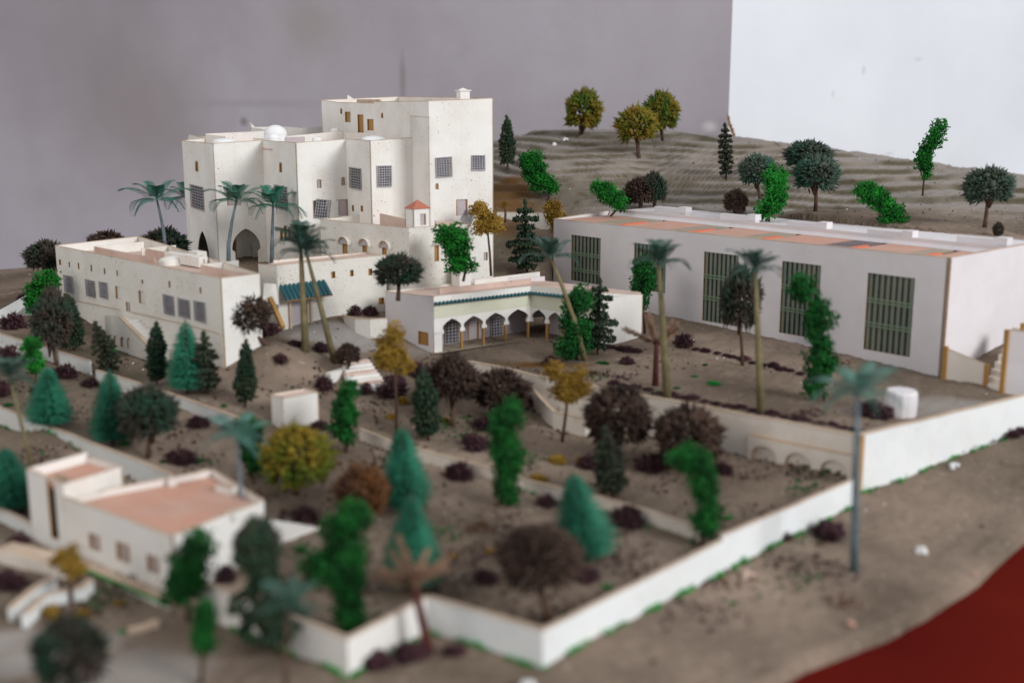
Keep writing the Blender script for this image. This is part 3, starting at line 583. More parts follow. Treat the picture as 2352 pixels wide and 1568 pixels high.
# ------------------------------------------------------------------ generic walls / helpers
def run_wall(name, P, h_above, depth, mat, lab, cat='wall', th=.22, ztops=None, group=None, rim='rim'):
    """P: list of plan points; wall with coping; one part per straight section"""
    root = thing(name, (P[0][0], P[0][1], (ztops[0] if ztops else H1(P[0][0], P[0][1]))), lab, cat, group)
    for i in range(len(P) - 1):
        A, B = np.array(P[i][:2]), np.array(P[i + 1][:2]); u_, n_, L = norm2(A, B)
        zA = ztops[i] if ztops else H1(*A) + h_above; zB = ztops[i + 1] if ztops else H1(*B) + h_above
        mb = MB(); k = max(1, int(L / 3)); prof = [(L * j / k, zA + (zB - zA) * j / k + random.uniform(-.05, .05) * (0 < j < k)) for j in range(k + 1)]
        mb.slab((A[0], A[1], 0), u_, n_, [(0, min(zA, zB) - depth), (L, min(zA, zB) - depth)] + prof[::-1], (), th, 0, 0); mb.build('wall_section', [mat], root)
        mb = MB(); tp = prof[::-1]; mb.slab(tuple(A + n_ * .025) + (0,), u_, n_, [(a, z + .05) for a, z in prof] and [(a, z - .06) for a, z in prof] + [(a, z + .035) for a, z in tp], (), th + .05, 0, 0); mb.build('coping', [rim], root)
    return root
# perimeter wall, low front part
per = [GT(450, 1330, 2.4), GT(798, 1466, 2.4), GT(982, 1370, 2.3), GT(1247, 1447, 2.4), GT(1660, 1240, 2.4), GT(1964, 1105, 2.0)]
zz = [p[2] for p in per]
def sub(P, i, j, name, lab): return run_wall(name, P[i:j + 1], 2, 4.5, 'bwall' if i >= 2 else 'house', lab, ztops=[p[2] for p in P[i:j + 1]], rim='rim')
sub(per, 0, 1, 'boundary_wall', 'low white boundary wall running from behind the terracotta-roofed house to the first front corner')
sub(per, 1, 2, 'boundary_wall', 'short white boundary wall with plum shrubs against it between the two front corners')
sub(per, 2, 3, 'boundary_wall', 'white boundary wall left of the nearest corner with green flock at its foot')
sub(per, 3, 4, 'boundary_wall', 'long bright white boundary wall running right from the nearest corner')
per2 = [per[4] + vv(0, 0, .35), per[5] + vv(0, 0, .2)]
run_wall('boundary_wall', per2, 2, 5, 'bwall', 'middle stretch of the right boundary wall up to the palm with the grey trunk', ztops=[p[2] for p in per2])
UA = Pz(1980, 998, 1.2); UB = Pz(2352, 908, 1.4); UC = Pz(2560, 860, 1.6)
run_wall('boundary_wall', [UA, UB, UC], 2, 7.5, 'bwall', 'tall upper stretch of the right boundary wall beside the hall terrace', ztops=[1.2, 1.4, 1.6], th=.4)
mb = MB(); mb.box((UA[0] - .1, UA[1] + .1, -1.6), .22, .3, 2.75, .6); o = mb.build('wall_end_post', ['edge'], origin=(UA[0], UA[1], -4)); tag(o, 'brown cut end post where the upper boundary wall meets the retaining wall', 'post')
# retaining wall of the hall terrace
rp = [Pz(x, y, .5) for x, y in [(1073, 829), (1160, 845), (1225, 862), (1350, 885), (1480, 909), (1972, 1001)]]
rr_ = run_wall('retaining_wall', rp, 1, 6, 'gwall2', 'long cream retaining wall holding up the hall terrace, small arches at its foot', ztops=[.5] * 6, th=.35)
a = Pz(1655, 1000, -.4)[:2]; u_, n_, L = norm2(rp[4], rp[5]); off = n_ * .35; A = np.array(rp[4][:2]) + off; sA = float(np.dot(a - A, u_)) + .5; mb = MB(); L2 = L - .2; w_ = (L2 - sA) / 3; out = [(sA, -.9), (sA, -5.5), (sA + .35, -5.5)]
zs = -1.2; out = [(sA, zs), (sA, -5.5)]
for k in range(3):
    c0 = sA + k * w_; out += [(c0 + .45, -5.5), (c0 + .45, -2.75)] + [(c0 + .45 + (w_ - .9) * (1 - math.cos(math.pi * i / 8)) / 2, -2.75 + .85 * math.sin(math.pi * i / 8)) for i in range(1, 8)] + [(c0 + w_ - .45, -2.75), (c0 + w_ - .45, -5.5)]
out += [(L2, -5.5), (L2, zs)]
mb.slab((A[0], A[1], 0), u_, n_, out[::-1], (), .34, 0, 1); mb.build('arcade_base', ['gwall2', 'edge'], rr_)
mb = MB(); mb.slab(tuple(A - n_ * .33) + (0,), u_, n_, [(sA, -5.5), (L2, -5.5), (L2, -1.7), (sA, -1.7)], (), .01, 0, 0); mb.build('arch_back', ['gwall2'], rr_)
# interior low walls
run_wall('garden_wall', [GT(x, y, 1.7) for x, y in [(-60, 905), (0, 936), (265, 1038), (392, 1090)]], 1.7, 3.2, 'gwall', 'speckled low garden wall descending from the left edge to the terracotta-roofed house')
run_wall('garden_wall', [GT(x, y, 1.5) for x, y in [(-60, 745), (0, 766), (94, 794), (206, 829)]], 1.5, 3, 'gwall', 'speckled low wall at the left below the long building')
run_wall('garden_wall', [GT(x, y, 1.3) for x, y in [(219, 850), (344, 888), (478, 935), (556, 962)]], 1.3, 3, 'gwall', 'speckled low wall under the row of cypresses')
run_wall('garden_wall', [GT(x, y, 1.0) for x, y in [(826, 985), (890, 1010), (1052, 1056), (1196, 1096)]], 1, 3, 'gwall2', 'low cream wall crossing the middle garden behind the teal conifer')
run_wall('garden_wall', [GT(x, y, 1.0) for x, y in [(1200, 1100), (1280, 1120), (1375, 1140), (1488, 1172), (1612, 1216)]], 1, 3, 'gwall2', 'low cream wall at the right of the middle garden ending at the boundary wall')
run_wall('garden_wall', [GT(x, y, 1.0) for x, y in [(-40, 1150), (50, 1192), (80, 1212)]], 1, 3, 'gwall', 'short low wall at the left edge in front of the house tower')
run_wall('hill_wall', [Pz(1125, 487, 11.9), Pz(1262, 489, 11.9), Pz(1330, 500, 11.7)], 1, 2.6, 'brick', 'white wall along the foot of the hill behind the yellow trees', ztops=[11.9, 11.9, 11.7])
# curved planter by the gate
cpts = [Pz(889, 731, 3.8), Pz(850, 733, 3.8), Pz(815, 731, 3.8), Pz(792, 727, 3.8), Pz(787, 721, 3.8)][::-1]
run_wall('planter', cpts, 1, 2.2, 'brick', 'low curved white planter wall in the courtyard beside the gate building', 'planter', ztops=[3.8] * 5)

# ------------------------------------------------------------------ long building
LC = Pz(505.9, 638.7, 10.3); dl = vv(-.712, .703); dr = vv(.703, .712); LL = walk(LC, dl, 126); LR = walk(LC, dr, 596)
root = thing('long_building', (LC[0], LC[1], 1.3), 'long low white brick building with a row of grilled windows and an outside stair', 'building')
zl = zt(126, 563.5, LL); zr = zt(596, 628, LR)
def z3(x0, y0, x1, y1, **k): return O(x0 * .27344, 505.3 + y0 * .27344, x1 * .27344, 505.3 + y1 * .27344, **k)
ops = [z3(*q, back='edge') for q in [(498, 332, 512, 378), (577, 352, 588, 395), (654, 360, 667, 412), (762, 378, 773, 432), (872, 405, 885, 455), (978, 422, 989, 470), (1190, 500, 1202, 535), (1416, 513, 1432, 568), (1677, 565, 1691, 618)]]
ops += [z3(*q, t='grille', jamb='R', nx=4, nz=7) for q in [(550, 472, 612, 598), (734, 510, 798, 636), (848, 528, 902, 645), (1387, 635, 1460, 785), (1510, 668, 1592, 810), (1645, 692, 1725, 842)]]
ops += [z3(972, 558, 1015, 662, jamb='L', back='brick'), z3(1168, 598, 1220, 702, jamb='L', back='brick'), z3(1062, 690, 1095, 830, t='door', jamb='R', back='lilac')]
fl = Fac(root, LL, LC, 0.5, zl, 10.3, ('brick', 'rim'), ops=ops)
fr = Fac(root, LC, LR, 0.0, 10.3, zr, ('palace', 'rim'))
LRb = LR[:2] + dl * 4; LLb = LL[:2] + dr * 11; LRc = LR[:2] + dl * 8
Fac(root, LLb, LL, 0, zl + .2, zl, ('palace', 'rim')); Fac(root, LR, LLb, 0, zr, zl + .2, ('brick', 'rim'))
polyroof(root, [LL[:2] + dr * .2, LC[:2] + dr * .2, LR[:2] + dl * .2, LLb - dr * .1], 9.3, 'roofpink')
def inner(a, b, z, h, mats=('palace', 'rim'), th=.13, name='parapet', root_=None):
    u_, n_, L = norm2(a, b); mb = MB(); mb.slab((a[0], a[1], 0), u_, n_, [(0, z - h), (L, z - h), (L, z), (0, z)], (), th, 0, 1); mb.build(name, list(mats), root_ or root)
L1 = np.linalg.norm(LC[:2] - LL[:2]); pL = lambda s, o: LL[:2] - dl * s + dr * o
inner(pL(5, 2.6), pL(L1 * .52, 2.6), 10.35, 1.1, ('roofpink', 'rim')); inner(pL(5, 2.6), pL(5, 9), 10.4, 1.1); inner(pL(11, 5.5), pL(11, 10), 10.4, 1.1, ('brick', 'rim')); inner(pL(11, 6), pL(24, 6), 10.35, 1.1, ('roofpink', 'rim'))
inner(pL(L1 * .75, 3.4), pL(L1 - .3, 3.4), 10.35, 1.1, ('roofpink', 'rim')); inner(pL(L1 * .75, 3.4), pL(L1 * .75, 8), 10.4, 1.1, ('palace', 'rim'))
for (x, y, hx, hy, h) in [(445, 600, 3.4, .55, .55), (405, 591, 3.0, .5, .4), (455, 594, 1.0, .9, .75)]:
    q = Pz(x, y, 9.9); mb = MB(); mb.box((q[0], q[1], 10.0), hx * .6, hy, h, math.atan2(dl[1], dl[0]) if hx > 2 else .8); mb.build('roof_box', ['palace'], root)
mb = MB(); mb.dome((Pz(395, 604, 9.4)[0], Pz(395, 604, 9.4)[1], 9.3), 1.7, .9, 0, 16, 5, .08); mb.build('plaster_heap', ['palace'], root, True)
# fold line / ledge along the foot of the front
sA, zA = fl.st(150, 684); sB, zB = fl.st(508, 766); mb = MB()
mb.slab(fl.P(0, 0, .12), fl.u, fl.n, [(.1, 0), (fl.L, 0), (fl.L, zB), (sB, zB), (fl.st(426, 744)[0], fl.st(426, 744)[1]), (fl.st(300, 716)[0], fl.st(300, 716)[1]), (sA, zA), (.1, zA)], [arch(*[fl.st(290, 700)[0], fl.st(301, 700)[0]], fl.st(295, 733)[1], fl.st(295, 700)[1], 'rect')] if False else (), .10, 0, 1); mb.build('plinth', ['brick', 'rim'], root)
for (xa, ya), (xb, yb) in (((152, 685), (277, 711)), ((300, 716), (426, 744)), ((426, 744), (508, 766))):
    a_ = fl.st(xa, ya); b_ = fl.st(xb, yb); mb = MB(); mb.bar(fl.P(a_[0], a_[1], .14), fl.P(b_[0], b_[1], .14), .045); mb.build('ledge', ['rim'], root)
# outside stair: parapet with three small arches, steps, landing
sroot = thing('stair', (0, 0, 0), 'speckled white outside stair with three small arches beside the long building', 'stairs')
n3 = fl.n; offp = 2.2
def S(x, y, off=offp):
    A2 = fl.A + n3 * off; r = ray(x, y); t_ = np.dot(A2, n3) / (r[0] * n3[0] + r[1] * n3[1]); P = r * t_; return float(np.dot(P[:2] - A2, fl.u)), float(P[2] + CAMH)
Q = lambda X, Y: S(X * .27344, 505.3 + Y * .27344)
sroot.location = [*(fl.A + fl.u * Q(1000, 900)[0] + n3 * offp), 1.5]
o0, o1, o2, o3 = Q(878, 805), Q(1000, 812), Q(1262, 1075), Q(905, 1030)
mb = MB(); holes = []
for x0, x1, y0, y1 in ((958, 985, 975, 1052), (1013, 1041, 985, 1062), (1070, 1099, 992, 1070)):
    a = Q(x0, y1); b = Q(x1, y0); holes.append(arch(a[0], b[0], a[1], b[1], 'round', 6))
mb.slab((*(fl.A + n3 * offp), 0), fl.u, n3, [(o0[0], 0.6), (o2[0] + .1, 0.4), (o2[0], o2[1]), (o1[0], o1[1]), (o0[0], o0[1])], holes, .25, 0, 1); mb.build('parapet', ['brick', 'edge'], sroot)
mb = MB(); A2 = fl.A + n3 * (offp + .03)
mb.slab((*A2, 0), fl.u, n3, [(o1[0] - .05, o1[1] - .1), (o2[0], o2[1] - .15), (o2[0], o2[1] + .06), (o1[0] - .05, o1[1] + .06)], (), .45, 0, 0); mb.build('coping', ['rim'], sroot)
mb = MB(); mb.slab((*(fl.A + n3 * (offp - .27)), 0), fl.u, n3, [(o0[0] + .2, .5), (o1[0], .5), (o1[0], 3.2), (o0[0] + .2, 3.2)], (), .05, 0, 0); mb.build('arch_back', ['edge'], sroot)
sx0 = o1[0] + .2; sx1 = o2[0] + .4; NS = 10
for i in range(NS):
    a = sx0 + (sx1 - sx0) * i / NS; b = sx0 + (sx1 - sx0) * (i + 1) / NS; zt2 = o1[1] - .35 - (o1[1] - o2[1] + .2) * (i + .5) / NS; mb = MB()
    c_ = fl.A + fl.u * (a + b) / 2 + n3 * (offp * .5); mb.box((c_[0], c_[1], (zt2 + .3) / 2), (b - a) / 2 - .015, offp * .5 - .16, (zt2 - .3) / 2, math.atan2(fl.u[1], fl.u[0])); mb.build('step', ['palace'], sroot)
mb = MB(); c_ = fl.A + fl.u * (o0[0] + o1[0]) / 2 + n3 * offp * .5; mb.box((c_[0], c_[1], (o0[1] - .3 + .3) / 2), (o1[0] - o0[0]) / 2 - .1, offp * .5 - .18, (o0[1] - .6) / 2, math.atan2(fl.u[1], fl.u[0])); mb.build('landing', ['palace'], sroot)
# white sloping apron left of the long building
mb = MB(); a = LL + vv(-.2, .1, 0); ps = [Py(128, 640, LL[1] - .4), Py(132, 695, LL[1] - .8), Py(-40, 790, LL[1] - 6), Py(-60, 745, LL[1] - 2)]
nn_ = vv(0, .6, 0); mb.add(ps + [p + nn_ for p in ps], [(0, 3, 2, 1), (4, 5, 6, 7), (0, 4, 7, 3), (0, 1, 5, 4), (1, 2, 6, 5), (2, 3, 7, 6)]); o = mb.build('ramp_wall', ['gwall'], origin=ps[1]); tag(o, 'speckled white sloping wall running down left from the long building', 'wall')

# ------------------------------------------------------------------ arcaded pavilion
PC = Pz(998, 809, .4); pr = vv(.80, .60); pl_ = vv(-.72, .694)
ztp = zt(996.6, 681, PC); PL = walk(PC, pl_, 887); PM = walk(PC, pr, 1218)
root = thing('pavilion', (PC[0], PC[1], .4), 'white pavilion with pointed arches on ochre posts and a dark teal eave', 'pavilion')
zpl = zt(887, 669, PL); zpm = zt(1218, 657, PM)
fp = Fac(root, PL, PC, -.5, zpl, ztp, ('hall', 'rim'), ops=[O(961, 762, 984, 792, jamb=1, back='edge')])
PRt = Pz(1375, 806, 0.0); PRe = walk(PRt, vv(.80, .60), 1474)
fe = Fac(root, PRt, PRe, -.6, zt(1375, 672, PRt), zt(1474, 676, PRe), ('house', 'rim'))
def arcade(A, B, archpx, ztopA, ztopB, zspring, colpx, xlim=None):
    u_, n_, L = norm2(A, B); A_ = np.array(A[:2])
    def stp(px, py):
        r = ray(px, py); t_ = np.dot(A_, n_) / (r[0] * n_[0] + r[1] * n_[1]); P = r * t_; return float(np.dot(P[:2] - A_, u_)), float(P[2] + CAMH)
    out = [(L, ztopB), (0, ztopA), (0, zspring)]; cols = []
    prev = None
    for (x0, x1, yt, ysp) in archpx:
        a = stp(x0, ysp)[0]; b = stp(x1, ysp)[0]; zt3 = stp((x0 + x1) / 2, yt)[1]; c = (a + b) / 2; r_ = (b - a) / 2; ins = r_ * .16
        H_ = zt3 - zspring; out += [(a + ins, zspring), (a + ins * .9, zspring + H_ * .18), (a, zspring + H_ * .36), (a + r_ * .07, zspring + H_ * .56), (a + r_ * .46, zspring + H_ * .80), (c, zt3),
                (b - r_ * .46, zspring + H_ * .80), (b - r_ * .07, zspring + H_ * .56), (b, zspring + H_ * .36), (b - ins * .9, zspring + H_ * .18), (b - ins, zspring)]
    out += [(L, zspring)]
    mb = MB(); mb.slab((*A_, 0), u_, n_, out, (), .32, 0, 1); mb.build('arcade', ['palace', 'rim'], root)
    # white archivolt collars, frieze, eave
    ftop = max(out, key=lambda q: 0)[1]
    zf1 = (ztopA + ztopB) / 2 - .95
    mb = MB(); zfa = ztopA - 1.0; zfb = ztopB - 1.0
    hz = [stp((x0 + x1) / 2, yt)[1] for (x0, x1, yt, ysp) in archpx]
    mb.slab(tuple(A_ + n_ * .03) + (0,), u_, n_, [(.02, hz[0] + .22), (L - .02, hz[-1] + .22), (L - .02, zfb), (.02, zfa)], (), .028, 0, 0); mb.build('frieze', ['frieze'], root)
    K = max(4, int(L / .5))
    for i in range(K):
        a = L * i / K; b = L * (i + .9) / K; za_ = zfa + (zfb - zfa) * (i + .5) / K; mb = MB(); c = (a + b) / 2; r_ = (b - a) / 2; vs = []
        for (dz, off) in ((.26, .02), (.08, .42)):
            for k in range(4):
                an = math.pi * k / 3; q = A_ + u_ * (c - r_ * math.cos(an)) + n_ * off; vs.append((q[0], q[1], za_ + dz + r_ * .7 * math.sin(an)))
        mb.add(vs, [(k, k + 4, k + 5, k + 1) for k in range(3)] + [(4, 7, 6, 5), (0, 3, 7, 4)]); mb.build('eave_tile', ['teal'], root, True)
    for x, y in colpx:
        s_, _ = stp(x, y); q = A_ + u_ * s_ - n_ * .15; mb = MB(); mb.box((q[0], q[1], zspring / 2 - .15), .13, .13, zspring / 2 + .15, math.atan2(u_[1], u_[0])); mb.build('column', ['edge'], root)
        mb = MB(); mb.box((q[0], q[1], zspring + .10), .17, .17, .12, math.atan2(u_[1], u_[0])); mb.build('capital', ['palace'], root)
    return stp
zsp = Py(1090, 774, PC[1] + 4)[2]
PAa = PC[:2] + pr * .1
arcade(PC[:2], PM[:2] + pr * .1, [(1017, 1060, 731, 775), (1065, 1110, 725, 772), (1115, 1161, 718, 770), (1166, 1213, 710, 768)], ztp, zpm, 2.35, [(1062, 800), (1112, 800), (1162, 798), (1214, 795)])
arcade(PM[:2], PRt[:2], [(1221, 1253, 711, 768), (1259, 1290, 717, 775), (1296, 1327, 724, 782), (1333, 1364, 731, 790)], zpm, zt(1375, 672, PRt), 2.35, [(1255, 795), (1292, 800), (1329, 806)])
mb = MB(); mb.slab((*PC[:2], 0), pr, vv(pr[1], -pr[0]), [(-.02, -.6), (1.05, -.6), (1.05, 2.62), (-.02, 2.62)], (), .3, 0, 1); mb.build('corner_pier', ['house', 'edge'], root)
ob = vv(-.6, .8)
fbk = Fac(root, PC[:2] + ob * 3.0 + pr * .2, PM[:2] + ob * 3.0 + pr * 2, 0, ztp - .8, zpm - .8, ('lilac', 'lilac'), ops=[O(1022, 738, 1052, 800, t='grille', nx=4, nz=9), O(1127, 730, 1152, 775, t='grille', nx=4, nz=7), O(1075, 740, 1100, 800, t='door')])
inner(PM[:2] + vv(.75, .66) * 3, PRt[:2] + vv(.75, .66) * 3, ztp - .6, 7, ('lilac', 'lilac'), name='back_wall')
PBk = PL[:2] + pr * 14; PEb = PRe[:2] + vv(-.66, .75) * 14
polyroof(root, [PC[:2] + ob * .3 + pr * .3, PM[:2] + ob * .35, PM[:2] + pr * .35, PRt[:2] + pr * .4 , PRe[:2] - pr * .3, PM[:2] + pr * 5.5 + ob * 4.3, PL[:2] + pr * 11, PL[:2] + pr * .3], ztp - .55, 'roofpink')
inner(PL[:2] + pr * 11, PL[:2] + pr * .2, zpl + .05, 3.5, ('brick', 'rim')); inner(PRe[:2] + vv(0, 0), PM[:2] + pr * 5.5 + ob * 4.3, zt(1474, 676, PRe), 5.5, ('hall', 'rim')); inner(PM[:2] + pr * 5.5 + ob * 4.3, PL[:2] + pr * 11, ztp, 5, ('hall', 'rim'))
inner(Pz(1090, 655, ztp - .4), Pz(1240, 636, ztp - .4), ztp + .25, 1.0, ('palace', 'rim')); inner(Pz(1010, 672, ztp - .4), Pz(1220, 648, ztp - .4), ztp + .05, .7, ('roofpink', 'rim'))
q = Pz(1040, 657, ztp - .5); ct2 = thing('roof_turret', (q[0], q[1], ztp - .55), 'square white vent turret with a shallow cap on the pavilion roof', 'turret')
hq = zt(1056, 622, q); mb = MB(); mb.box((q[0] + 1.0, q[1] + .6, (ztp - .55 + hq) / 2), .85, .85, (hq - ztp + .55) / 2, .64); mb.build('shaft', ['house'], ct2)
mb = MB(); b_ = [(q[0] + 1.0 + math.cos(.64 + math.pi / 4 + k * math.pi / 2) * 1.35, q[1] + .6 + math.sin(.64 + math.pi / 4 + k * math.pi / 2) * 1.35) for k in range(4)]
mb.add([(*p, hq) for p in b_] + [(*p, hq + .1) for p in b_] + [(q[0] + 1, q[1] + .6, hq + .5)], [(0, 1, 5, 4), (1, 2, 6, 5), (2, 3, 7, 6), (3, 0, 4, 7), (4, 5, 8), (5, 6, 8), (6, 7, 8), (7, 4, 8), (3, 2, 1, 0)]); mb.build('cap', ['house'], ct2)
mb = MB(); mb.add([(*p, .36) for p in [PC[:2] - ob * .6, PM[:2] - ob * .6, PRt[:2] - vv(.75, .66) * .6, PRt[:2] + vv(.75, .66) * 3, PM[:2] + pr * 3.8, PM[:2] + ob * 3, PC[:2] + ob * 3]] , [(0, 1, 5, 6), (1, 2, 3, 4, 5)]); mb.build('arcade_floor', ['salmon_d'], root)

# ------------------------------------------------------------------ the hall
ZH = 12.5
root = thing('hall', (HC[0], HC[1], 0), 'long pale lilac hall with five tall barred windows and a salmon panelled roof', 'building')
wins = [(1312, 543, 1379, 649), (1456, 562, 1529, 668), (1615, 582, 1694, 743), (1793, 604, 1882, 772), (1988, 632, 2096, 812)]
HLp = walk(vv(HC[0], HC[1], 0), hb, 1290); HLp = vv(HL[0], HL[1])
zhl = zt(1271, 502.5, HL); zhc = zt(2152.6, 592, HC)
fh = Fac(root, HLp, HC, -.6, zhl, zhc, ('hall', 'rim'), ops=[O(*q, t='open') for q in wins], th=.35)
for q in wins:
    s0, s1, za, zb2 = fh.rect(q); W_ = s1 - s0; H_ = zb2 - za
    za = min(za, 3.4); H_ = zb2 - za if q[3] > 700 or True else H_
    mb = MB(); mb.slab(fh.P(0, 0, -.3), fh.u, fh.n, [(s0 - .1, za - .1), (s1 + .1, za - .1), (s1 + .1, zb2 + .1), (s0 - .1, zb2 + .1)], (), .1, 0, 0); win = mb.build('window', ['greenglass'], root)
    nb = 8
    for i in range(nb):
        c = s0 + W_ * (i + .5) / nb; mb = MB(); mb.slab(fh.P(0, 0, -.12), fh.u, fh.n, [(c - W_ / nb * .27, za), (c + W_ / nb * .27, za), (c + W_ / nb * .27, zb2), (c - W_ / nb * .27, zb2)], (), .1, 0, 0)
        mb.build('slat', ['greybar'], win)
    for fz in (.33, .37, .64, .68):
        z_ = zb2 - H_ * fz; mb = MB(); mb.slab(fh.P(0, 0, -.02), fh.u, fh.n, [(s0, z_ - .07), (s1, z_ - .07), (s1, z_ + .07), (s0, z_ + .07)], (), .08, 0, 0); mb.build('rail', ['greenbar'], win)
HBp = HC[:2] + ha * 20.5; zhb = Py(2400, 553, HBp[1])[2]
Fac(root, HC, HBp, -.6, zhc, zhb, ('hall', 'rim'), th=.35)
HLb2 = HLp + ha * 12.5; HBb = HC[:2] + ha * 12.5
Fac(root, HLb2, HLp, -.6, zt(1443, 479, vv(*HLb2, 0)) if False else zhl + .5, zhl, ('hall', 'rim')); Fac(root, HBp, HLp + ha * 20.5, -.6, zhb, zhl + .3, ('hall', 'rim'))
LH = np.linalg.norm(HC[:2] - HLp); uh = -hb
def hp(s, o): return HLp + uh * s + ha * o
# sloping roof strips: front deck made of alternating panels
nP = 7; pos_ = np.array([0.6, 3.6]); seg = []
xs_p = [(1300, 1380, 'salmon'), (1380, 1437, 'salmon_d'), (1437, 1447, 'orange'), (1447, 1540, 'salmon'), (1540, 1590, 'salmon_d'), (1590, 1602, 'orange'), (1602, 1700, 'salmon'), (1700, 1745, 'salmon_d'), (1745, 1757, 'orange'), (1757, 1880, 'salmon'),
        (1880, 1945, 'charcoal'), (1945, 1958, 'orange'), (1958, 2065, 'salmon'), (2065, 2110, 'salmon_d'), (2110, 2127, 'orange'), (2127, 2200, 'salmon')]
zr0 = zhl - .13; DEP = 10.2
for x0, x1, mt in xs_p:
    yy = 500 + (x0 - 1271) * .105; a = walk(vv(hp(0, 3)[0], hp(0, 3)[1], zr0), hb, x0); b = walk(vv(hp(0, 3)[0], hp(0, 3)[1], zr0), hb, x1)
    sa = float(np.dot(a[:2] - HLp, uh)); sb = min(float(np.dot(b[:2] - HLp, uh)), LH - .4); sa = max(sa, .4)
    up = .12 if mt == 'orange' else .02 if mt != 'salmon' else 0; mb = MB()
    de = DEP * .62 if mt == 'orange' else DEP; q = [hp(sa + .02, .4), hp(sb - .02, .4), hp(sb - .02, de), hp(sa + .02, de)]
    mb.add([(*p, zr0 + up) for p in q] + [(*p, zr0 - .15) for p in q], [(0, 1, 2, 3), (7, 6, 5, 4), (0, 4, 5, 1), (1, 5, 6, 2), (2, 6, 7, 3), (3, 7, 4, 0)]); mb.build('roof_panel', [mt], root)
# rear clerestory strip: pale slope rising to the back parapet, little white boxes on it
mb = MB(); q0, q1, q2, q3 = hp(.4, DEP), hp(LH - .4, DEP), hp(LH - .4, DEP + .35), hp(.4, DEP + .35)
mb.add([(*q0, zr0 + .02), (*q1, zr0 + .02), (*q2, zr0 + .45), (*q3, zr0 + .45), (*hp(LH - .4, 20.2), zr0 + .5), (*hp(.4, 20.2), zr0 + .5)], [(0, 1, 2, 3), (3, 2, 4, 5)]); mb.build('roof', ['hall'], root)
inner(hp(.2, DEP + .36), hp(LH - .2, DEP + .36), zr0 + .85, 1.05, ('hall', 'rim'))
for (x, y) in [(1570, 482), (1728, 499), (1890, 517), (2085, 537), (2300, 553)]:
    zq = zr0 + 1.1; a = Pz(x, y, zq); mb = MB(); rr = math.atan2(hb[1], hb[0]); c_ = a[:2] + hb * 2.0
    mb.box((c_[0], c_[1], zq - .25), 2.8, .45, .42, rr); mb.box((c_[0] + uh[0] * 2.3, c_[1] + uh[1] * 2.3, zq + .02), .62, .62, .38, rr); mb.build('roof_box', ['hall'], root)
# base ledge
inner(hp(-.2, -.7), hp(LH + .2, -.7), .35, 1, ('gwall2', 'rim'), th=.5, name='plinth')
# ------------------------------------------------------------------ stairs right of the hall
sroot = thing('stair', (HC[0] + 3, HC[1] - 3, 0), 'beige stair with ochre newel posts rising beside the hall corner at the right', 'stairs')
root = sroot
A = Pz(2166, 882, 0)[:2]; B = Pz(2262, 893, 0)[:2]
f1 = Fac(sroot, A, B, -.3, zt(2166, 799, vv(*A, 0)), zt(2262, 838, vv(*B, 0)), ('gwall2', 'rim'), th=.25)
mb = MB(); 
for P, y1 in ((A, 797), (B, 838)): 
    zz_ = zt(2166 if P is A else 2262, y1, vv(*P, 0)); mb = MB(); mb.box((P[0], P[1] - .05, zz_ / 2), .16, .2, zz_ / 2 + .1, .8); mb.build('newel_post', ['edge'], sroot)
C_ = Pz(2298, 905, 0)[:2]; D_ = Pz(2318, 907, 0)[:2]
for k in range(9):
    t0 = k / 9.; a = B + (C_ - B) * 0 + hb * k * .0 + ha * (k * 1.05); zz_ = .55 * (k + 1); mb = MB(); u_ = (C_ - B); L = np.linalg.norm(u_); u_ = u_ / L
    c_ = B + u_ * L * .5 + ha * (k * .95 + .5) - uh * k * .15; mb.box((c_[0], c_[1], zz_ / 2), L * .5, .46, zz_ / 2, math.atan2(u_[1], u_[0])); mb.build('step', ['gwall2'], sroot)
zc = zt(2310, 757, vv(*C_, 0)); mb = MB(); mb.box((C_[0] + .1, C_[1], zc / 2), .2, .2, zc / 2, .8); mb.build('newel_post', ['edge'], sroot)
E_ = C_ + vv(.90, -.43) * 9; Fac(sroot, C_ + vv(.3, .0), E_, -.5, zc, zc - .2, ('hall', 'rim'), th=.25)
q = B + ha * 7.0; zq = zt(2290, 742, vv(*q, 0)); mb = MB(); mb.box((q[0], q[1], zq / 2), .2, .2, zq / 2, .8); mb.build('newel_post', ['edge'], sroot)
Fac(sroot, q + vv(.2, 0), q + vv(.80, -.6) * 9, 1, zq + .05, zq - .3, ('gwall2', 'rim'), th=.25)
# white drum pedestal
q = Pz(2080, 957, .2); rD = 38 / F_PX * q[1]; zq = zt(2080, 897, q); mb = MB(); mb.tube([(q[0], q[1] + rD, -.3), (q[0], q[1] + rD, zq * .5), (q[0], q[1] + rD, zq * .80), (q[0], q[1] + rD, zq * .88)], [rD * .95, rD, rD * .98, rD * .9], 0, 14); o = mb.build('drum_pedestal', ['dome'], origin=(q[0], q[1] + rD, 0), smooth=False); o.data.materials.clear(); o.data.materials.append(M['hall']); tag(o, 'round white drum pedestal beside the hall terrace shrubs', 'pedestal')

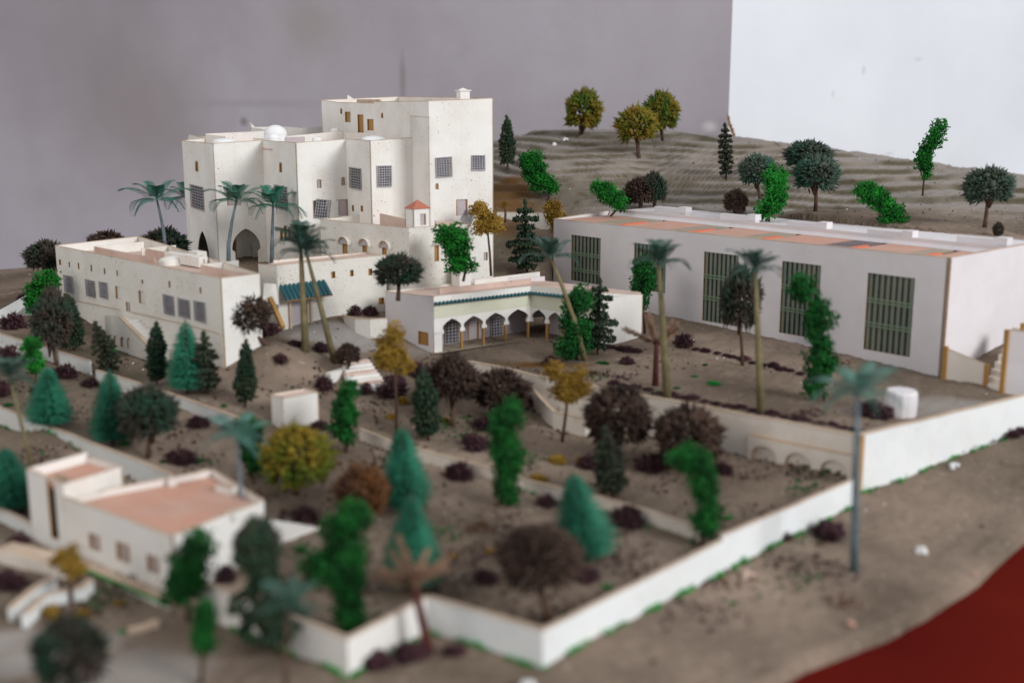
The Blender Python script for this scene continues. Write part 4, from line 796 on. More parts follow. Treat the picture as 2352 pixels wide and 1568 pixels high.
# ------------------------------------------------------------------ small white blocks in the garden
q = G(654, 990); root = thing('card_block', q, 'small white cube-shaped card building standing alone in the middle garden', 'building')
zq = zt(655, 914, q); box4(q, vv(.78, .62), vv(-.72, .69), 3.6, 2.0, q[2] - 1, zq, root, ('house', 'rim'))
polyroof(root, [q[:2] + vv(0, .3), q[:2] + vv(.78, .62) * 3.4, q[:2] + vv(.78, .62) * 3.4 + vv(-.72, .69) * 1.9, q[:2] + vv(-.72, .69) * 1.9], zq - .12, 'roofpink')
sroot = thing('stair', G(815, 890), 'crumbling cream garden stair below the courtyard', 'stairs'); qb = G(815, 893)
for k in range(8):
    mb = MB(); c_ = qb[:2] + vv(-.35, .9) * (k * .62) ; mb.box((c_[0] + 1.2, c_[1], qb[2] + .16 * k), 2.1 - .1 * k, .36, .35 + .08 * k, .55); mb.build('step', ['roofpink' if k % 3 == 1 else 'house'], sroot)
mb = MB(); mb.box((qb[0] - 1.6, qb[1] + 2.6, qb[2] + .6), .3, 2.4, .9, -.5); mb.build('parapet', ['house'], sroot)
# white rubble wall in front of the pavilion, behind the yellow tree
run_wall('broken_wall', [GT(x, y, 1.7) for x, y in [(1212, 880), (1240, 915), (1270, 945), (1345, 962), (1392, 955)]], 1.7, 2.5, 'gwall2', 'broken cream card wall stepping down behind the yellow tree below the pavilion', th=.3)
# ------------------------------------------------------------------ foreground house
KC = Pz(404, 1372, -4.4); kh = vv(-.818, .575); ka = vv(.575, .818)
root = thing('house', (KC[0], KC[1], -4.4), 'white flat-roofed house with a salmon roof deck and corner tower in the foreground', 'house')
zk = zt(412, 1230, KC); KLp = walk(KC, kh, 158); KR = walk(KC, ka, 612); KT = walk(KC, kh, 76)
fk = Fac(root, KLp, KC, -5.4, zt(160, 1140, KLp), zk, ('house', 'rim'), ops=[O(206, 1227, 229, 1262, back='edge'), O(269, 1247, 297, 1288, back='edge'), O(339, 1276, 364, 1314, back='edge')])
for (x0, y0, x1, y1) in [(213, 1232, 222, 1260), (278, 1252, 288, 1286), (347, 1281, 356, 1312)]:
    s0, s1, za, zb2 = fk.rect((x0, y0, x1, y1)); mb = MB(); mb.slab(fk.P(0, 0, -.05), fk.u, fk.n, [(s0, za), (s1, za), (s1, zb2), (s0, zb2)], (), .1, 0, 0); mb.build('shutter', ['lilac'], root)
zkr = zt(612, 1147, KR); Fac(root, KC, KR, -5.4, zk, zkr, ('house', 'rim'))
KRb = Pz(489, 1081, zk)[:2]
Fac(root, KR, KRb, -5, zkr, zkr, ('house', 'rim')); KLb = Pz(236, 1128, zk)[:2]
Fac(root, KRb, KLb, -5, zkr, zkr, ('house', 'rim')); 
inner(KLb, KLp[:2] + ka * .3, zk, 4, ('house', 'rim'))
polyroof(root, [KLp[:2] + ka * .2, KC[:2] + ka * .2 + kh * .2, KR[:2] - ka * .2 + kh * .2, KRb - ka * .2, KLb - ka * .2], zk - .38, 'salmon')
for (x, y, L_, r_, hz) in [(560, 1178, 1.2, math.atan2(ka[1], ka[0]), .26), (520, 1128, .8, math.atan2(kh[1], kh[0]), .28), (395, 1112, .28, .6, .32), (470, 1088, .25, .6, .2)]:
    q = Pz(x, y, zk - .3); mb = MB(); mb.box((q[0], q[1], zk - .38 + hz), L_, .35 if L_ > .5 else .25, hz, r_, 0, 1); mb.build('roof_curb', ['house', 'rim'], root)
# tower at the left end
zt1 = zt(147, 1112, KLp); zt0 = zt(73, 1076, KT); K5 = KLp[:2] + ka * 5.0; K6 = KT[:2] + ka * 5.0
ft = Fac(root, KT, KLp[:2] + kh * .02, -5.4, zt0, zt1, ('house', 'rim'), ops=[O(112, 1105, 130, 1235, t='open')], th=.25)
s0, s1, za, zb2 = ft.rect((108, 1100, 134, 1240)); mb = MB(); mb.slab(ft.P(0, 0, -.9), ft.u, ft.n, [(s0 - .1, za - .3), (s1 + .1, za - .3), (s1 + .1, zb2), (s0 - .1, zb2)], (), .1, 0, 0); mb.build('recess_back', ['rim'], root)
inner(KLp[:2], K5, zt1, 2.2); inner(K5, K6, zt1, 6); inner(K6, KT[:2], zt0, 6)
polyroof(root, [KT[:2] + ka * .25 - kh * .1, KLp[:2] + ka * .25 + kh * .25, K5 - ka * .2 + kh * .25, K6 - ka * .2 - kh * .2], zt1 - .42, 'salmon')
# terrace base under the house: cream slab with green flocked front edge and a hollow
mb = MB(); A = KLp[:2] - kh * 1.2; n_ = fk.n; u_ = fk.u
A = fk.A + n_ * 1.15 + u_ * 1.8; L = fk.L - 1.0; mb.slab((*A, 0), u_, n_, [(0, -5.2), (L * .45, -5.2)] + [(L * .45 + L * .5 * (1 - math.cos(math.pi * i / 8)) / 2, -5.2 + .7 * math.sin(math.pi * i / 8)) for i in range(1, 8)] + [(L * .95, -5.2), (L, -5.2), (L, -4.2), (0, -3.9)], (), 1.1, 0, 1); mb.build('terrace_base', ['house', 'rim'], root)
mb = MB(); mb.slab((*(A + n_ * .05), 0), u_, n_, [(-.1, -4.12), (L, -4.42), (L, -4.18), (-.1, -3.88)], (), .12, 0, 0); mb.build('green_edge', ['moss'], root)
# white curved ramp walls left of the house, rubble
for i, (pp, lab) in enumerate([([(30, 1395), (90, 1345), (130, 1325)], 'outer white slanting stair wall at the left front'), ([(62, 1410), (110, 1365), (190, 1350), (215, 1330)], 'inner white curved stair wall beneath the small yellow tree')]):
    run_wall('stair_wall', [GT(x, y, .9) for x, y in pp], .9, 1.6, 'bwall', lab, th=.4)
q = G(30, 1290); mb = MB(); mb.box((q[0] + 2, q[1] - .6, q[2] + .3), 3.4, .9, .55, -.45, 0, 1); o = mb.build('stone_curb', ['gwall2', 'rim'], origin=q); tag(o, 'cream curb block at the left edge near the house tower', 'curb')
q = G(330, 1445); mb = MB(); mb.box((q[0], q[1], q[2] + .12), .95, .22, .16, .5); mb.box((q[0] + .5, q[1] + .3, q[2] + .25), .35, .22, .16, .9); o = mb.build('card_scrap', ['rim'], origin=q); tag(o, 'torn tan card scrap lying on the ground in front of the house', 'scrap')
q = Pz(560, 1260, -4.0); mb = MB(); a1, a2, a3, a4 = [G(x, y) + vv(0, 0, .12) for x, y in [(616, 1235), (616, 1195), (735, 1213), (650, 1245)]]
mb.add([a1, a2, a3, a4] + [p - vv(0, 0, .5) for p in (a1, a2, a3, a4)], [(0, 3, 2, 1), (0, 1, 5, 4), (1, 2, 6, 5), (2, 3, 7, 6), (3, 0, 4, 7)]); o = mb.build('path_slab', ['house'], origin=a1); tag(o, 'pale card path slab to the right of the house', 'slab')

# ------------------------------------------------------------------ vegetation prototypes (unit meshes, shared between copies)
rng = np.random.RandomState(11)
def raw(name, V, Fc, mats, mi=None, kind=None):
    me = bpy.data.meshes.new(name); V = np.asarray(V, float); Fc = np.asarray(Fc, int); k = Fc.shape[1]
    me.vertices.add(len(V)); me.vertices.foreach_set('co', V.ravel()); me.loops.add(Fc.size); me.loops.foreach_set('vertex_index', Fc.ravel())
    me.polygons.add(len(Fc)); me.polygons.foreach_set('loop_start', np.arange(0, Fc.size, k)); me.polygons.foreach_set('loop_total', np.full(len(Fc), k))
    me.update(calc_edges=True)
    for m in mats: me.materials.append(M[m])
    if mi is not None: me.polygons.foreach_set('material_index', np.asarray(mi, int))
    return me
OCT_V = np.array([(1, 0, 0), (-1, 0, 0), (0, 1, 0), (0, -1, 0), (0, 0, 1), (0, 0, -1)], float)
OCT_F = np.array([(0, 2, 4), (2, 1, 4), (1, 3, 4), (3, 0, 4), (2, 0, 5), (1, 2, 5), (3, 1, 5), (0, 3, 5)])
def dirs(n):
    v = rng.normal(size=(n, 3)); return v / np.linalg.norm(v, axis=1)[:, None]
def chunks(C, Rr, jit=.5):            # irregular little clumps at centres C
    n_ = len(C); V = np.repeat(OCT_V[None], n_, 0) * (1 + jit * rng.uniform(-1, 1, (n_, 6, 1)))
    A3 = np.linalg.qr(rng.normal(size=(n_, 3, 3)))[0]; V = np.einsum('nij,nkj->nki', A3, V) * np.asarray(Rr).reshape(-1, 1, 1) + C[:, None]
    Fc = OCT_F[None] + (np.arange(n_) * 6)[:, None, None]; return V.reshape(-1, 3), Fc.reshape(-1, 3)
def spikes(C, D, Ln, Rr):             # 3-sided tapering spikes from C along D
    n_ = len(C); a = np.cross(D, rng.normal(size=(n_, 3))); a /= np.linalg.norm(a, axis=1)[:, None]; b = np.cross(D, a)
    L = np.asarray(Ln).reshape(-1, 1); r_ = np.asarray(Rr).reshape(-1, 1)
    base = [C + D * L * .35 + (a * math.cos(t_) + b * math.sin(t_)) * r_ for t_ in (0, 2.09, 4.19)]
    V = np.stack([C] + base + [C + D * L], 1); Fl = np.array([(0, 2, 1), (0, 3, 2), (0, 1, 3), (4, 1, 2), (4, 2, 3), (4, 3, 1)])
    Fc = Fl[None] + (np.arange(n_) * 5)[:, None, None]; return V.reshape(-1, 3), Fc.reshape(-1, 3)
def join(*vf):
    V = []; Fc = []; mi = []; o = 0
    for i, (v, f_) in enumerate(vf): V.append(v); Fc.append(f_ + o); mi += [i] * len(f_); o += len(v)
    return np.concatenate(V), np.concatenate(Fc), mi
def limb_tris(mb):
    V = np.array(mb.v); Fc = []
    for f_ in mb.f:
        for i in range(1, len(f_) - 1): Fc.append((f_[0], f_[i], f_[i + 1]))
    return V, np.array(Fc)
# spiky ball crown: radius 1 around origin (squashed below), spikes outside, dense inside
def spiky_mesh(name, mat, seed, flat=1.0, open_=.25):
    rng.seed(seed); n1 = 750; d = dirs(n1 * 2); d = d[d[:, 2] > -1 + open_ * 1.2][:n1]; nn = len(d)
    lump = 1 + .10 * np.sin(d[:, 0] * 5 + seed) * np.sin(d[:, 1] * 4.3 + 2 * seed) + .06 * np.sin(d[:, 2] * 7)
    rr = rng.uniform(.72, .93, nn) * lump; C = d * rr[:, None] * .82; D = d + rng.normal(size=(nn, 3)) * .35 + np.array([0, 0, .12]); D /= np.linalg.norm(D, axis=1)[:, None]
    a = spikes(C, D, rng.uniform(.20, .42, nn), rng.uniform(.035, .065, nn))
    d2 = dirs(210); d2 = d2[d2[:, 2] > -.75]; b = chunks(d2 * (rng.uniform(.35, .80, len(d2)) ** .8)[:, None] * np.array([1, 1, 1]), rng.uniform(.07, .15, len(d2)))
    mb = MB()
    for i in range(9):
        an = i * .7 + seed; e = rng.uniform(.3, 1.2); p = np.array([math.cos(an) * math.cos(e), math.sin(an) * math.cos(e), math.sin(e)]) * .75; mb.tube([(0, 0, -.95), tuple(p * .35 + np.array([0, 0, -.5])), tuple(p)], [.045, .03, .015], 0, 4)
    V, Fc, mi = join(a, b, limb_tris(mb)); V[:, 2] *= flat
    mi = [1 if m == 2 else 0 for m in mi]; return raw(name, V, Fc, [mat, 'trunk_dark'], mi)
def cypress_mesh(name, mat, seed, layers=14, wide=1.0, ragged=.2):   # height 1, radius about .16
    rng.seed(seed); Vs = []; C = []; Rr = []; S = []
    for i in range(layers):
        t_ = i / (layers - 1); z = .13 + .83 * t_; r_ = .165 * wide * (1 - t_ ** 2.2) ** .75 * min(1, .72 + t_ * 1.4) * (1 + ragged * rng.uniform(-1, 1)) + .014
        k = max(5, int(16 * (r_ / .16)))
        for j in range(k):
            an = 2 * math.pi * (j + rng.uniform(-.3, .3)) / k + i
            for q in (.4, .7, .88, 1.0): C.append((math.cos(an) * r_ * q, math.sin(an) * r_ * q, z - .02 * q + rng.uniform(-.02, .02))); Rr.append(rng.uniform(.018, .036))
    C = np.array(C); a = chunks(C, Rr, .6); d = dirs(160); pc = np.stack([d[:, 0] * .05, d[:, 1] * .05, rng.uniform(.15, .98, 160)], 1); pc[:, :2] *= (1.2 - pc[:, 2:3]); b = chunks(pc, rng.uniform(.015, .035, 160))
    sel = rng.choice(len(C), len(C) // 2); D = C[sel] * np.array([1, 1, 0]); D /= (np.linalg.norm(D, axis=1)[:, None] + 1e-6); D[:, 2] = -.2; s_ = spikes(C[sel], D, rng.uniform(.03, .06, len(sel)), rng.uniform(.006, .012, len(sel)))
    mb = MB(); mb.tube([(0, 0, -.02), (0, 0, .5), (0, 0, .99)], [.022, .016, .005], 0, 6)
    V, Fc, mi = join(a, b, s_, limb_tris(mb)); return raw(name, V, Fc, [mat, 'trunk_dark'], [1 if m == 3 else 0 for m in mi])
def brush_mesh(name, mat, seed, flare=1.0):      # bottle-brush conifer: rows of separate needles round a dark stem
    rng.seed(seed); L_ = 25; P = []; Q = []
    for i in range(L_):
        t_ = i / (L_ - 1); z = .10 + .86 * t_; r_ = .30 * flare * (1 - t_ ** 1.15) ** .62 * (1 + .07 * math.sin(i * 2.1 + seed)) * min(1, .72 + t_ * 2.6) + .02; k = int(70 + 90 * (1 - t_))
        an = rng.uniform(0, 6.283, k); rr = r_ * rng.uniform(.55, 1.12, k); P.append(np.stack([np.zeros(k), np.zeros(k), np.full(k, z)], 1)); Q.append(np.stack([np.cos(an) * rr, np.sin(an) * rr, z + rng.uniform(-.009, .009, k) + .04 * (1 - t_) - rr * .16], 1))
    P = np.concatenate(P); Q = np.concatenate(Q); D = Q - P; s_ = D / np.linalg.norm(D, axis=1)[:, None]; L = np.linalg.norm(D, axis=1) * .85
    V, Fc = spikes(P + D * .15, s_, L, np.full(len(P), .0062)); mb = MB(); mb.tube([(0, 0, -.02), (0, 0, .5), (0, 0, .98)], [.024, .018, .006], 0, 6); V, Fc, mi = join((V, Fc), limb_tris(mb)); return raw(name, V, Fc, [mat, 'trunk_dark'], mi)
def frond_mesh(name, mat, seed, droop=.5):       # along +x, length 1, arching
    rng.seed(seed); V = []; Fc = []; N = 20
    def sp(t_): return np.array([t_ * (1 - .18 * t_ * droop), 0, .20 * math.sin(t_ * 2.4) - .42 * droop * t_ ** 2.2])
    for i in range(N):      # spine
        a = sp(i / N); b = sp((i + 1) / N); o = len(V); w_ = .012 * (1 - i / N) + .004; V += [a + (0, w_, 0), a - (0, w_, 0), b - (0, w_, 0), b + (0, w_, 0)]; Fc += [(o, o + 1, o + 2), (o, o + 2, o + 3)]
        if i < 2: continue
        t_ = i / N; L = .25 * math.sin(math.pi * (t_ * .82 + .16)) ** .7 + .02
        for s_ in (-1, 1):
            for h in (0, .5):
                p = sp((i + h) / N); q = p + np.array([L * .75, s_ * L * .85, -.05 * L - .01 * rng.uniform(0, 2)]); o = len(V)
                V += [p + (-.010, 0, .004), p + (.011, 0, .004), q + (.004, 0, 0), q - (.007, 0, 0.004)]; Fc += [(o, o + 1, o + 2), (o, o + 2, o + 3)]
    return raw(name, V, Fc, [mat])
def shrub_mesh(name, mat, seed, h=1.0, spiky=True):            # radius 1 half ball of thin twisted twigs and crumbs
    rng.seed(seed); n_ = 260; d = dirs(n_); d[:, 2] = np.abs(d[:, 2]) * .9; C = d * rng.uniform(.1, .65, n_)[:, None]; D = d + rng.normal(size=(n_, 3)) * .5; D /= np.linalg.norm(D, axis=1)[:, None]
    a = spikes(C, D, rng.uniform(.25, .5, n_), rng.uniform(.03, .06, n_)); d2 = dirs(110); d2[:, 2] = np.abs(d2[:, 2]); b = chunks(d2 * rng.uniform(.2, .75, 110)[:, None], rng.uniform(.06, .15, 110))
    V, Fc, mi = join(a, b); V[:, 2] *= h * .85; return raw(name, V, Fc, [mat])
def foam_arrays(blobs, dens=1.0, cr=(.08, .17)):   # blobs: (x,y,z,r) -> clump cloud on and within each blob
    V = []; Fc = []; o = 0
    for (x, y, z, r_) in blobs:
        n_ = int(max(45, 260 * r_ * r_ * dens)); d = dirs(n_); lump = 1 + .22 * np.sin(d[:, 0] * 4 + x * 3) * np.sin(d[:, 1] * 5 + z * 2) + .15 * np.sin(d[:, 2] * 8 + x)
        C = d * (rng.uniform(.50, 1.08, n_) * lump)[:, None] * r_ + np.array([x, y, z]); v, f_ = chunks(C, rng.uniform(cr[0], cr[1], n_) * min(1, .6 + r_ * .3), .55); V.append(v); Fc.append(f_ + o); o += len(v)
        v, f_ = chunks(np.array([[x, y, z]]), [r_ * .55], .3); V.append(v); Fc.append(f_ + o); o += len(v)
    return np.concatenate(V), np.concatenate(Fc)
PROTO = {}
for i in range(3): PROTO['spike_br', i] = spiky_mesh('spike_crown', 'spike_br', 20 + i); PROTO['spike_gr', i] = spiky_mesh('spike_crown', 'spike_gr', 30 + i); PROTO['spike_pl', i] = spiky_mesh('spike_crown', 'spike_pl', 40 + i); PROTO['spike_yl', i] = spiky_mesh('spike_crown', 'spike_yl', 50 + i)
PROTO['rust', 0] = spiky_mesh('spike_crown', 'rust', 61)
for i in range(3): PROTO['cyp', i] = cypress_mesh('cypress_crown', 'cypress', 70 + i); PROTO['cypb', i] = cypress_mesh('cypress_crown', 'cypress_br', 80 + i, 10, 1.0, .35)
PROTO['cypw', 0] = cypress_mesh('cypress_crown', 'cypress', 91, 9, 1.9, .4); PROTO['cypw', 1] = cypress_mesh('cypress_crown', 'cypress_br', 92, 9, 1.9, .4)
for i in range(2): PROTO['brush', i] = brush_mesh('brush_crown', 'brush', 100 + i)
for m in ('frond', 'frond_dk', 'frond_pale'):
    for i in range(2): PROTO[m, i] = frond_mesh('frond', m, 120 + i, .35 + .4 * i)
for i in range(3): PROTO['shrub', i] = shrub_mesh('shrub', 'shrub', 130 + i)
PROTO['shrub_y', 0] = shrub_mesh('shrub', 'yellow', 140); PROTO['shrub_y', 1] = shrub_mesh('shrub', 'yellow', 141); PROTO['shrub_g', 0] = shrub_mesh('shrub', 'moss', 142); PROTO['shrub_g', 1] = shrub_mesh('shrub', 'foam_dk', 143)
def inst(name, mesh, parent, loc=(0, 0, 0), rot=(0, 0, 0), scale=(1, 1, 1)):
    o = bpy.data.objects.new(name, mesh); COL.objects.link(o); o.parent = parent; o.location = loc; o.rotation_euler = rot; o.scale = scale; return o
rnd = random.Random(5)
def px2cm(px, P): return px / F_PX * (P[1] * ct - (P[2] - CAMH) * st)
def lab_thing(name, P, lab, cat, group): return thing(name, P, lab, cat, group)
def trunk(parent, P, top, r0, r1, mat, bend=0.0, name='trunk', k=8, side=0):
    a = np.array(P); b = np.array(top); m1 = a + (b - a) * .35 + vv(bend, 0, 0); m2 = a + (b - a) * .7 + vv(bend * .8, 0, 0)
    mb = MB(); mb.tube([a - vv(0, 0, .3), m1, m2, b], [r0 * 1.15, r0 * .95, (r0 + r1) / 2, r1], 0, k); return mb.build(name, [mat], parent, True)
def ball_tree(bx, by, cx, cy, wpx, kind, lab, hpx=None, i=0, Y=None, group='spiky round trees', tm='trunk_dark', r=.16):
    P = G(bx, by) if Y is None else Py(bx, by, Y); root = lab_thing('round_tree', P, lab, 'tree', group); C = Py(cx, cy, P[1]); R_ = px2cm(wpx, P) / 2 * 1.06; Rz = px2cm(hpx or wpx * .86, P) / 2 * 1.12
    trunk(root, P, C - vv(0, 0, Rz * .6), r * R_ / 2.4 + .05, r * R_ / 3.2 + .03, tm, rnd.uniform(-.08, .08)); inst('crown', PROTO[kind, i], root, C - P, (rnd.uniform(-.1, .1), rnd.uniform(-.1, .1), rnd.uniform(0, 6)), (R_, R_, Rz)); return root
def conifer(bx, by, tx, ty, wpx, kind, lab, i=0, Y=None, name='cypress_tree', group='narrow dark conifers', rad=.165):
    P = G(bx, by) if Y is None else Py(bx, by, Y); root = lab_thing(name, P, lab, 'tree', group); T = Py(tx, ty, P[1]); h = T[2] - P[2]; R_ = px2cm(wpx, P) / 2
    d = Vector(T - P); q = Vector((0, 0, 1)).rotation_difference(d).to_euler(); o = inst('crown', PROTO[kind, i], root, (0, 0, 0), q, (R_ / rad, R_ / rad, d.length)); return root
def palm(bx, by, cx, cy, rpx, lab, fm='frond', tm='trunk_grey', nf=13, Y=None, r=.28, bend=0, seed=0, spread=1.0):
    P = G(bx, by) if Y is None else Py(bx, by, Y); root = lab_thing('palm_tree', P, lab, 'palm tree', 'toy palm trees'); C = Py(cx, cy, P[1]); R_ = px2cm(rpx, P) * 1.18
    trunk(root, P, C, r * .88, r * .42, tm, bend); rr = random.Random(seed + 40)
    for j in range(nf):
        up = (j % 3) ; el = ((.02, -.50, -.95) if fm != 'frond_dk' else (-.12, -.70, -1.25))[up] + rr.uniform(-.15, .15); az = 2 * math.pi * j / nf * 1.0 + rr.uniform(-.2, .2); s_ = R_ * rr.uniform(.9, 1.12) * (1, 1, .75)[up]
        inst('frond', PROTO[fm, (1, 0, 0)[up]], root, C - P, (0, el * .9 + .15, az), (s_, s_, s_))
    mb = MB(); mb.dome(tuple(C - vv(0, 0, .15)), r * .8, .35, 0, 8, 3); mb.build('bud', [fm], root, True); return root
def foam_tree(base, path, wpx, lab, mat='foam', cat='tree', name='foam_tree', group='bright green foam trees', Y=None, dens=1.0, tm='trunk_dark', cnt=12, jit=.45, cr=(.08, .17), rtrunk=.16):
    P = G(*base) if Y is None else Py(base[0], base[1], Y); root = lab_thing(name, P, lab, cat, group); w_ = px2cm(wpx, P) / 2
    rng.seed(int(abs(base[0] * 7 + base[1])) % 9999); bl = []
    pts_ = [Py(x, y, P[1]) for x, y in path]; 
    for k in range(cnt):
        t_ = k / max(1, cnt - 1) * (len(pts_) - 1); i = min(int(t_), len(pts_) - 2) if len(pts_) > 1 else 0; q = pts_[i] + (pts_[i + 1] - pts_[i]) * (t_ - i) if len(pts_) > 1 else pts_[0]
        q = q + vv(rng.uniform(-1, 1), rng.uniform(-.6, .6), rng.uniform(-.6, .6)) * w_ * jit; bl.append((*(q - P), w_ * rng.uniform(.42, .85)))
    V, Fc = foam_arrays(bl, dens, cr); o = bpy.data.objects.new('crown', raw('foam_crown', V, Fc, [mat])); COL.objects.link(o); o.parent = root
    top = pts_[0] if P[2] < pts_[-1][2] else pts_[-1]; last = pts_[-1]; mb = MB(); mb.tube([P - vv(0, 0, .3), P * .5 + last * .5 + vv(.05, 0, 0)] + [p for p in pts_[::-1]], [rtrunk, rtrunk * .9] + [rtrunk * .7 * (1 - .6 * k / len(pts_)) for k in range(len(pts_))], 0, 6); mb.build('trunk', [tm], root, True)
    return root
def yellow_tree(base, cx, cy, wpx, hpx, lab, **k):
    return foam_tree(base, [(cx, cy - hpx * .27), (cx - wpx * .16, cy), (cx + wpx * .16, cy + hpx * .12), (cx, cy + hpx * .22)], wpx * .62, lab, 'yellow', name='yellow_tree', group='mustard yellow foam trees', cnt=12, jit=.75, **k)
def bush(px, py, wpx, lab, kind='shrub', h=1.0, group='plum-brown shrubs', i=None, ref=None):
    P = G(px, py) if ref is None else ref; i = rnd.randrange(3 if kind == 'shrub' else 2) if i is None else i; R_ = px2cm(wpx, P) / 2 * (1.22 if kind == 'shrub' else 1.05); h = h * (1.25 if kind == 'shrub' else 1)
    o = bpy.data.objects.new({'shrub': 'plum_shrub', 'shrub_y': 'yellow_shrub', 'shrub_g': 'green_shrub'}[kind], PROTO[kind, i]); COL.objects.link(o); o.location = [float(v) for v in P]; o.rotation_euler = (0, 0, rnd.uniform(0, 6)); o.scale = (R_ * rnd.uniform(.85, 1.3), R_ * rnd.uniform(.7, 1.0), R_ * h * rnd.uniform(.8, 1.25))
    return tag(o, lab, 'shrub', group)

# ------------------------------------------------------------------ palms
palm(381, 577, 360, 458, 70, 'palm standing left of the palace against the lilac wall', Y=150, seed=1, r=.27, bend=.15)
palm(440, 560, 432, 455, 60, 'palm half hidden behind the left edge of the palace', Y=176, seed=2)
palm(525, 618, 543, 462, 66, 'palm with a leaning grey trunk before the palace porch arch', Y=147, seed=3, r=.30, bend=-.35)
palm(624, 604, 627, 472, 68, 'straight grey-trunked palm right of the palace porch arch', Y=146, seed=4, r=.28)
palm(702, 806, 690, 560, 66, 'straight olive-trunked palm in front of the teal awning', 'frond_dk', 'trunk_olive', seed=5, r=.42, nf=16)
palm(770, 832, 704, 582, 62, 'strongly leaning olive-trunked palm crossing the teal awning', 'frond_dk', 'trunk_olive', seed=6, r=.36, nf=15)
palm(1345, 828, 1264, 590, 62, 'leaning tan-trunked palm in front of the pavilion and hall end', 'frond_dk', 'trunk_olive', seed=7, r=.35, nf=13, bend=.3)
palm(1533, 912, 1513, 603, 66, 'palm before the second hall window behind the bare red tree', 'frond_dk', 'trunk_olive', seed=8, r=.42, nf=16)
palm(1748, 948, 1735, 620, 64, 'palm with a tall olive trunk before the third hall window', 'frond_dk', 'trunk_olive', seed=9, r=.38, nf=16)
palm(1962, 1312, 1970, 900, 92, 'nearest palm with a thick blue-grey trunk outside the boundary wall', 'frond_pale', 'trunk_grey', seed=10, r=.34, nf=15)
palm(560, 1235, 545, 1002, 76, 'pale blue-green palm rising over the salmon roof of the house', 'frond_pale', 'trunk_grey', seed=11, r=.20, nf=10, Y=80.5)
palm(76, 1078, 22, 868, 66, 'palm with a thin olive trunk at the left edge behind the house tower', 'frond_dk', 'trunk_olive', seed=12, r=.22, nf=11)
palm(655, 1590, 662, 1395, 80, 'dusty dark palm at the bottom in front of the low boundary wall', 'frond_dk', 'trunk_dark', seed=13, r=.15, nf=10, Y=59)
# ------------------------------------------------------------------ conifers
conifer(1166, 386, 1164, 264, 34, 'cyp', 'slim dark green cypress right beside the palace tower on the hill', 0)
conifer(1668, 411, 1665, 281, 34, 'cypb', 'thin brown tiered cypress on the hill below the wall corner', 0)
conifer(262, 862, 216, 735, 44, 'cypb', 'brown-green conifer tilted left in front of the stair', 1)
conifer(360, 884, 359, 736, 44, 'cyp', 'upright dark cypress at the foot of the outside stair', 1)
conifer(478, 905, 467, 757, 50, 'cypb', 'dark conifer pressed against the right side of a teal brush conifer', 2)
conifer(563, 935, 565, 775, 44, 'cyp', 'dark cypress at the right corner of the long building', 2)
conifer(171, 805, 152, 672, 50, 'cyp', 'dark conifer under the left end of the long building', 0)
conifer(984, 1012, 970, 842, 58, 'cyp', 'dark narrow conifer left of the big plum round tree in the middle garden', 1)
conifer(1408, 1142, 1388, 975, 66, 'cypb', 'very dark conifer standing before the plum round trees by the retaining wall', 2)
conifer(1211, 632, 1206, 456, 70, 'cypw', 'ragged dark conifer between the two yellow trees behind the pavilion', 0, rad=.30)
conifer(1372, 815, 1379, 636, 70, 'cypw', 'wide dark green conifer in front of the right end of the pavilion', 0, rad=.30)
ball_tree(1706, 838, 1702, 690, 98, 'spike_gr', 'dusty dark round-headed tree on a thin trunk before the third hall window', i=1, hpx=150, r=.14)
conifer(640, 1500, 575, 1185, 140, 'cypw', 'large dark conifer leaning left in front of the house', 0, rad=.31)
for a in [((115, 982), (108, 836), 100, 'teal brush conifer at the left beside the speckled wall', 0), ((258, 1022), (250, 843), 92, 'teal brush conifer left of the dark round tree', 1), ((432, 905), (425, 729), 86, 'tall teal brush conifer in front of the long building', 0),
          ((935, 1172), (920, 972), 112, 'teal brush conifer by the cream wall in the middle garden', 1), ((948, 1352), (945, 1128), 134, 'teal brush conifer behind the bare red-trunked tree', 0), ((1352, 1288), (1312, 1078), 136, 'leaning teal brush conifer right of the dark plum tree', 1),
          ((30, 1172), (8, 1022), 118, 'teal brush conifer cut by the left edge beside the house tower', 0)]:
    conifer(*a[0], *a[1], a[2] * 1.22, 'brush', a[3], a[4], name='brush_conifer', group='teal brush conifers', rad=.29)
# ------------------------------------------------------------------ round spiky trees
ball_tree(105, 645, 107, 592, 98, 'spike_gr', 'dark round tree at the far left end of the long building', i=0, Y=146, hpx=75)
ball_tree(245, 575, 248, 562, 95, 'spike_br', 'dark round tree peeping over the roof of the long building', i=0, Y=156, hpx=60)
ball_tree(385, 585, 378, 563, 110, 'spike_gr', 'dark round tree between the palm and the palace left edge', i=1, Y=155, hpx=76)
ball_tree(618, 792, 566, 723, 116, 'spike_br', 'brown round tree with open twigs at the corner of the long building', i=1, hpx=98)
ball_tree(914, 684, 915, 624, 108, 'spike_gr', 'dusty brown-green round tree in front of the gate building', i=2, Y=121, hpx=78)
ball_tree(1040, 978, 1038, 875, 122, 'spike_br', 'dark plum round tree left in front of the pavilion', i=2, hpx=120)
ball_tree(1150, 965, 1150, 895, 138, 'spike_br', 'low wide plum round tree below the pavilion terrace', i=0, hpx=92)
ball_tree(340, 1052, 343, 952, 138, 'spike_gr', 'dark round tree with forked trunk between the two low garden walls', i=0, hpx=128)
ball_tree(1262, 1425, 1240, 1283, 205, 'spike_br', 'largest dark plum mushroom-shaped tree near the front wall corner', i=1, hpx=140)
ball_tree(1418, 1062, 1420, 958, 160, 'spike_br', 'large plum round tree at the left end of the arcaded retaining wall', i=2, hpx=140)
ball_tree(1578, 1082, 1582, 1000, 158, 'spike_br', 'plum round tree partly behind the green foam tree by the retaining wall', i=0, hpx=135)
